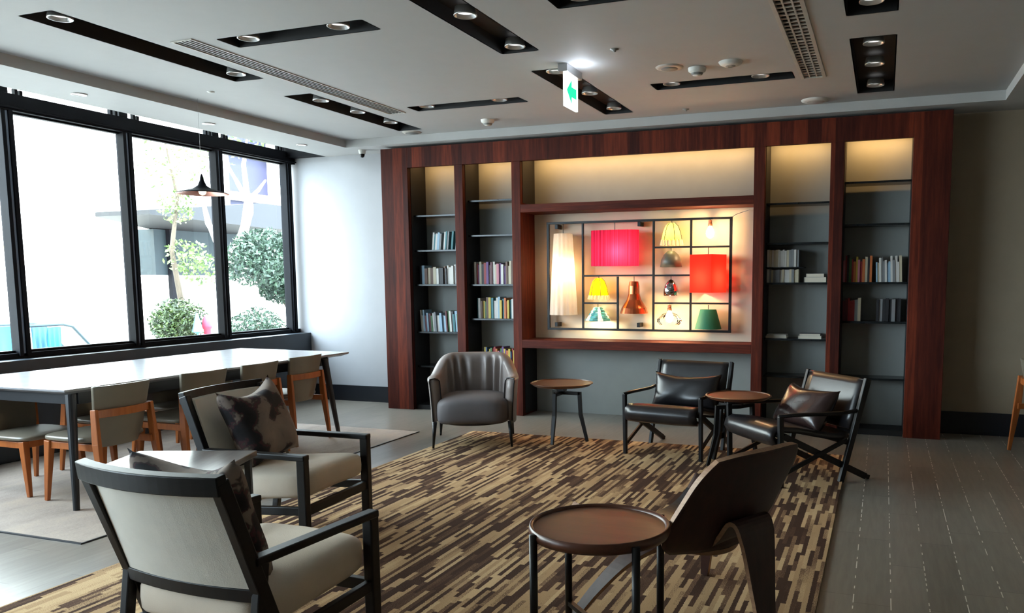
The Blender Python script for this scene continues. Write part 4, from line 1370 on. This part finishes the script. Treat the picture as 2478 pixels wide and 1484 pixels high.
tube(bm, [(0, 0, 0), (0, .02, .5), (0, -.05, .85), (0, -.25, 1.15), (0, -.55, 1.5), (0, -.8, 1.9)], .05, 8, [.055, .05, .045, .04, .035, .02])
tube(bm, [(0, -.02, .8), (0, .08, 1.3), (0, .1, 1.8)], .03, 7)
mesh('trunk', bm, bark, t)
mesh('foliage', foliage([(0, -1.05, 1.9, .7, .62, .5), (.1, -.45, 1.75, .6, .62, .5), (0, -.2, 1.35, .5, .5, .32), (0, .1, 1.95, .5, .5, .45), (0, -.7, 2.25, .6, .7, .35)], 2400, .05, rnd), lg2, t)
t = thing('tree', 'whitewashed branching tree rising before the canopy', 'tree', (-13.0, 13.7, -.1))
bm = NB()
tube(bm, [(0, 0, 0), (0, 0, 1.2), (0, 0, 2.0)], .10, 10)
tube(bm, [(0, 0, 1.95), (0, -.28, 2.25), (0, -.52, 2.7), (0, -.62, 3.1), (0, -.95, 3.5), (0, -1.3, 3.9)], .05, 8, [.08, .07, .06, .05, .035, .015])
tube(bm, [(0, 0, 1.95), (0, .28, 2.35), (0, .52, 2.85), (0, .62, 3.3), (0, .55, 4.0), (0, .7, 4.6)], .05, 8, [.09, .08, .07, .06, .045, .02])
tube(bm, [(0, .1, 2.05), (0, .5, 2.5), (0, .72, 3.0), (0, .75, 3.4)], .035, 8, [.05, .045, .04, .02])
tube(bm, [(0, .60, 3.25), (0, .35, 3.6), (0, .1, 3.9), (0, .05, 4.4)], .035, 8, [.05, .045, .04, .015])
tube(bm, [(0, .60, 3.25), (0, .95, 3.5), (0, 1.2, 3.75)], .035, 8, [.05, .04, .02])
mesh('trunk', bm, whitebark, t)
mesh('foliage', foliage([(0, -1.0, 3.9, .4, .6, .5), (0, -.3, 4.3, .4, .7, .5), (0, .6, 4.7, .4, .6, .4)], 160, .05, rnd), lg3, t)
t = thing('tree', 'thin pale leafed tree left of the whitewashed trunk', 'tree', (-15.0, 14.2, -.1))
mesh('trunk', tube(NB(), [(0, 0, 0), (0, .1, 1.0), (0, -.1, 2.2), (0, .15, 3.4), (0, -.1, 4.6)], .05, 8, [.08, .07, .05, .04, .02]), bark, t)
mesh('foliage', foliage([(0, .3, 2.1, .5, .55, .4), (0, .1, 3.2, .4, .4, .4), (0, .0, 4.2, .7, .9, .7), (0, .7, 1.8, .5, .5, .4)], 260, .06, rnd), lg3, t)
# hydrant and blue cone-like hood
o = mesh('hydrant', lathe(NB(), [(.0, .0), (.11, .0), (.10, .06), (.06, .08), (.06, .66), (.085, .69), (.085, .73), (.07, .84), (.03, .92), (0, .93)], 20), plain('pink_red_paint', rgb(150, 24, 48), .5), smooth=True)
o.location = (-11.4, 11.40, -.1); tag(o, 'pinkish red post beside the round clipped bush outside', 'hydrant')
mesh('side_cap', rod(NB(), (0, -.085, .55), (0, .085, .55), .035), plain('pink_cap', rgb(140, 24, 50), .5), o)
o = mesh('parasol', lathe(NB(), [(.0, .0), (.012, .0), (.015, .60), (.095, .63), (.05, .82), (.02, .96), (.0, .97)], 8), plain('pale_blue_canvas', rgb(60, 110, 150), .6))
o.location = (-11.4, 11.18, -.1); tag(o, 'pale blue folded canvas cone beside the red post outside', 'parasol')
# blue parked cart with tarpaulin and tubular rail
t = thing('cart', 'tubular framed cart hung with bright blue cloths outside the first window', 'cart', (-11.0, 7.6, -.1))
bm = NB(); tube(bm, [(0, -1.6, .92), (0, .75, .92), (0, .9, .88), (0, 1.25, .48), (0, 1.35, .1)], .022, 8)
tube(bm, [(-.6, -1.6, .92), (-.6, .75, .92), (-.6, .9, .88), (-.6, 1.25, .48), (-.6, 1.35, .1)], .022, 8)
mesh('frame', bm, plain('teal_grey_tube', rgb(20, 40, 46), .5, .2), t, smooth=True)
def cloth(y0, y1, z0, z1, c, nm):
    bm = NB()
    grid(bm, lambda u, v: (.03 + .03 * math.sin(u * 18) * v, y0 + (y1 - y0) * u, z1 + (z0 - z1) * v), 18, 6)
    grid(bm, lambda u, v: (.01 + .03 * math.sin(u * 18) * v, y0 + (y1 - y0) * u, z1 + (z0 - z1) * v), 18, 6)
    mesh(nm, bm, plain(nm + '_blue', c, .6), t, smooth=True)
cloth(-.9, .02, .60, .93, rgb(10, 120, 150), 'cloth')
cloth(.50, .70, .42, .89, rgb(0, 120, 170), 'cloth')
cloth(.28, .50, .60, .90, rgb(20, 70, 130), 'cloth')
mesh('tray', box(NB(), -.6, 0, -1.6, 1.2, .1, .16), facade, t)
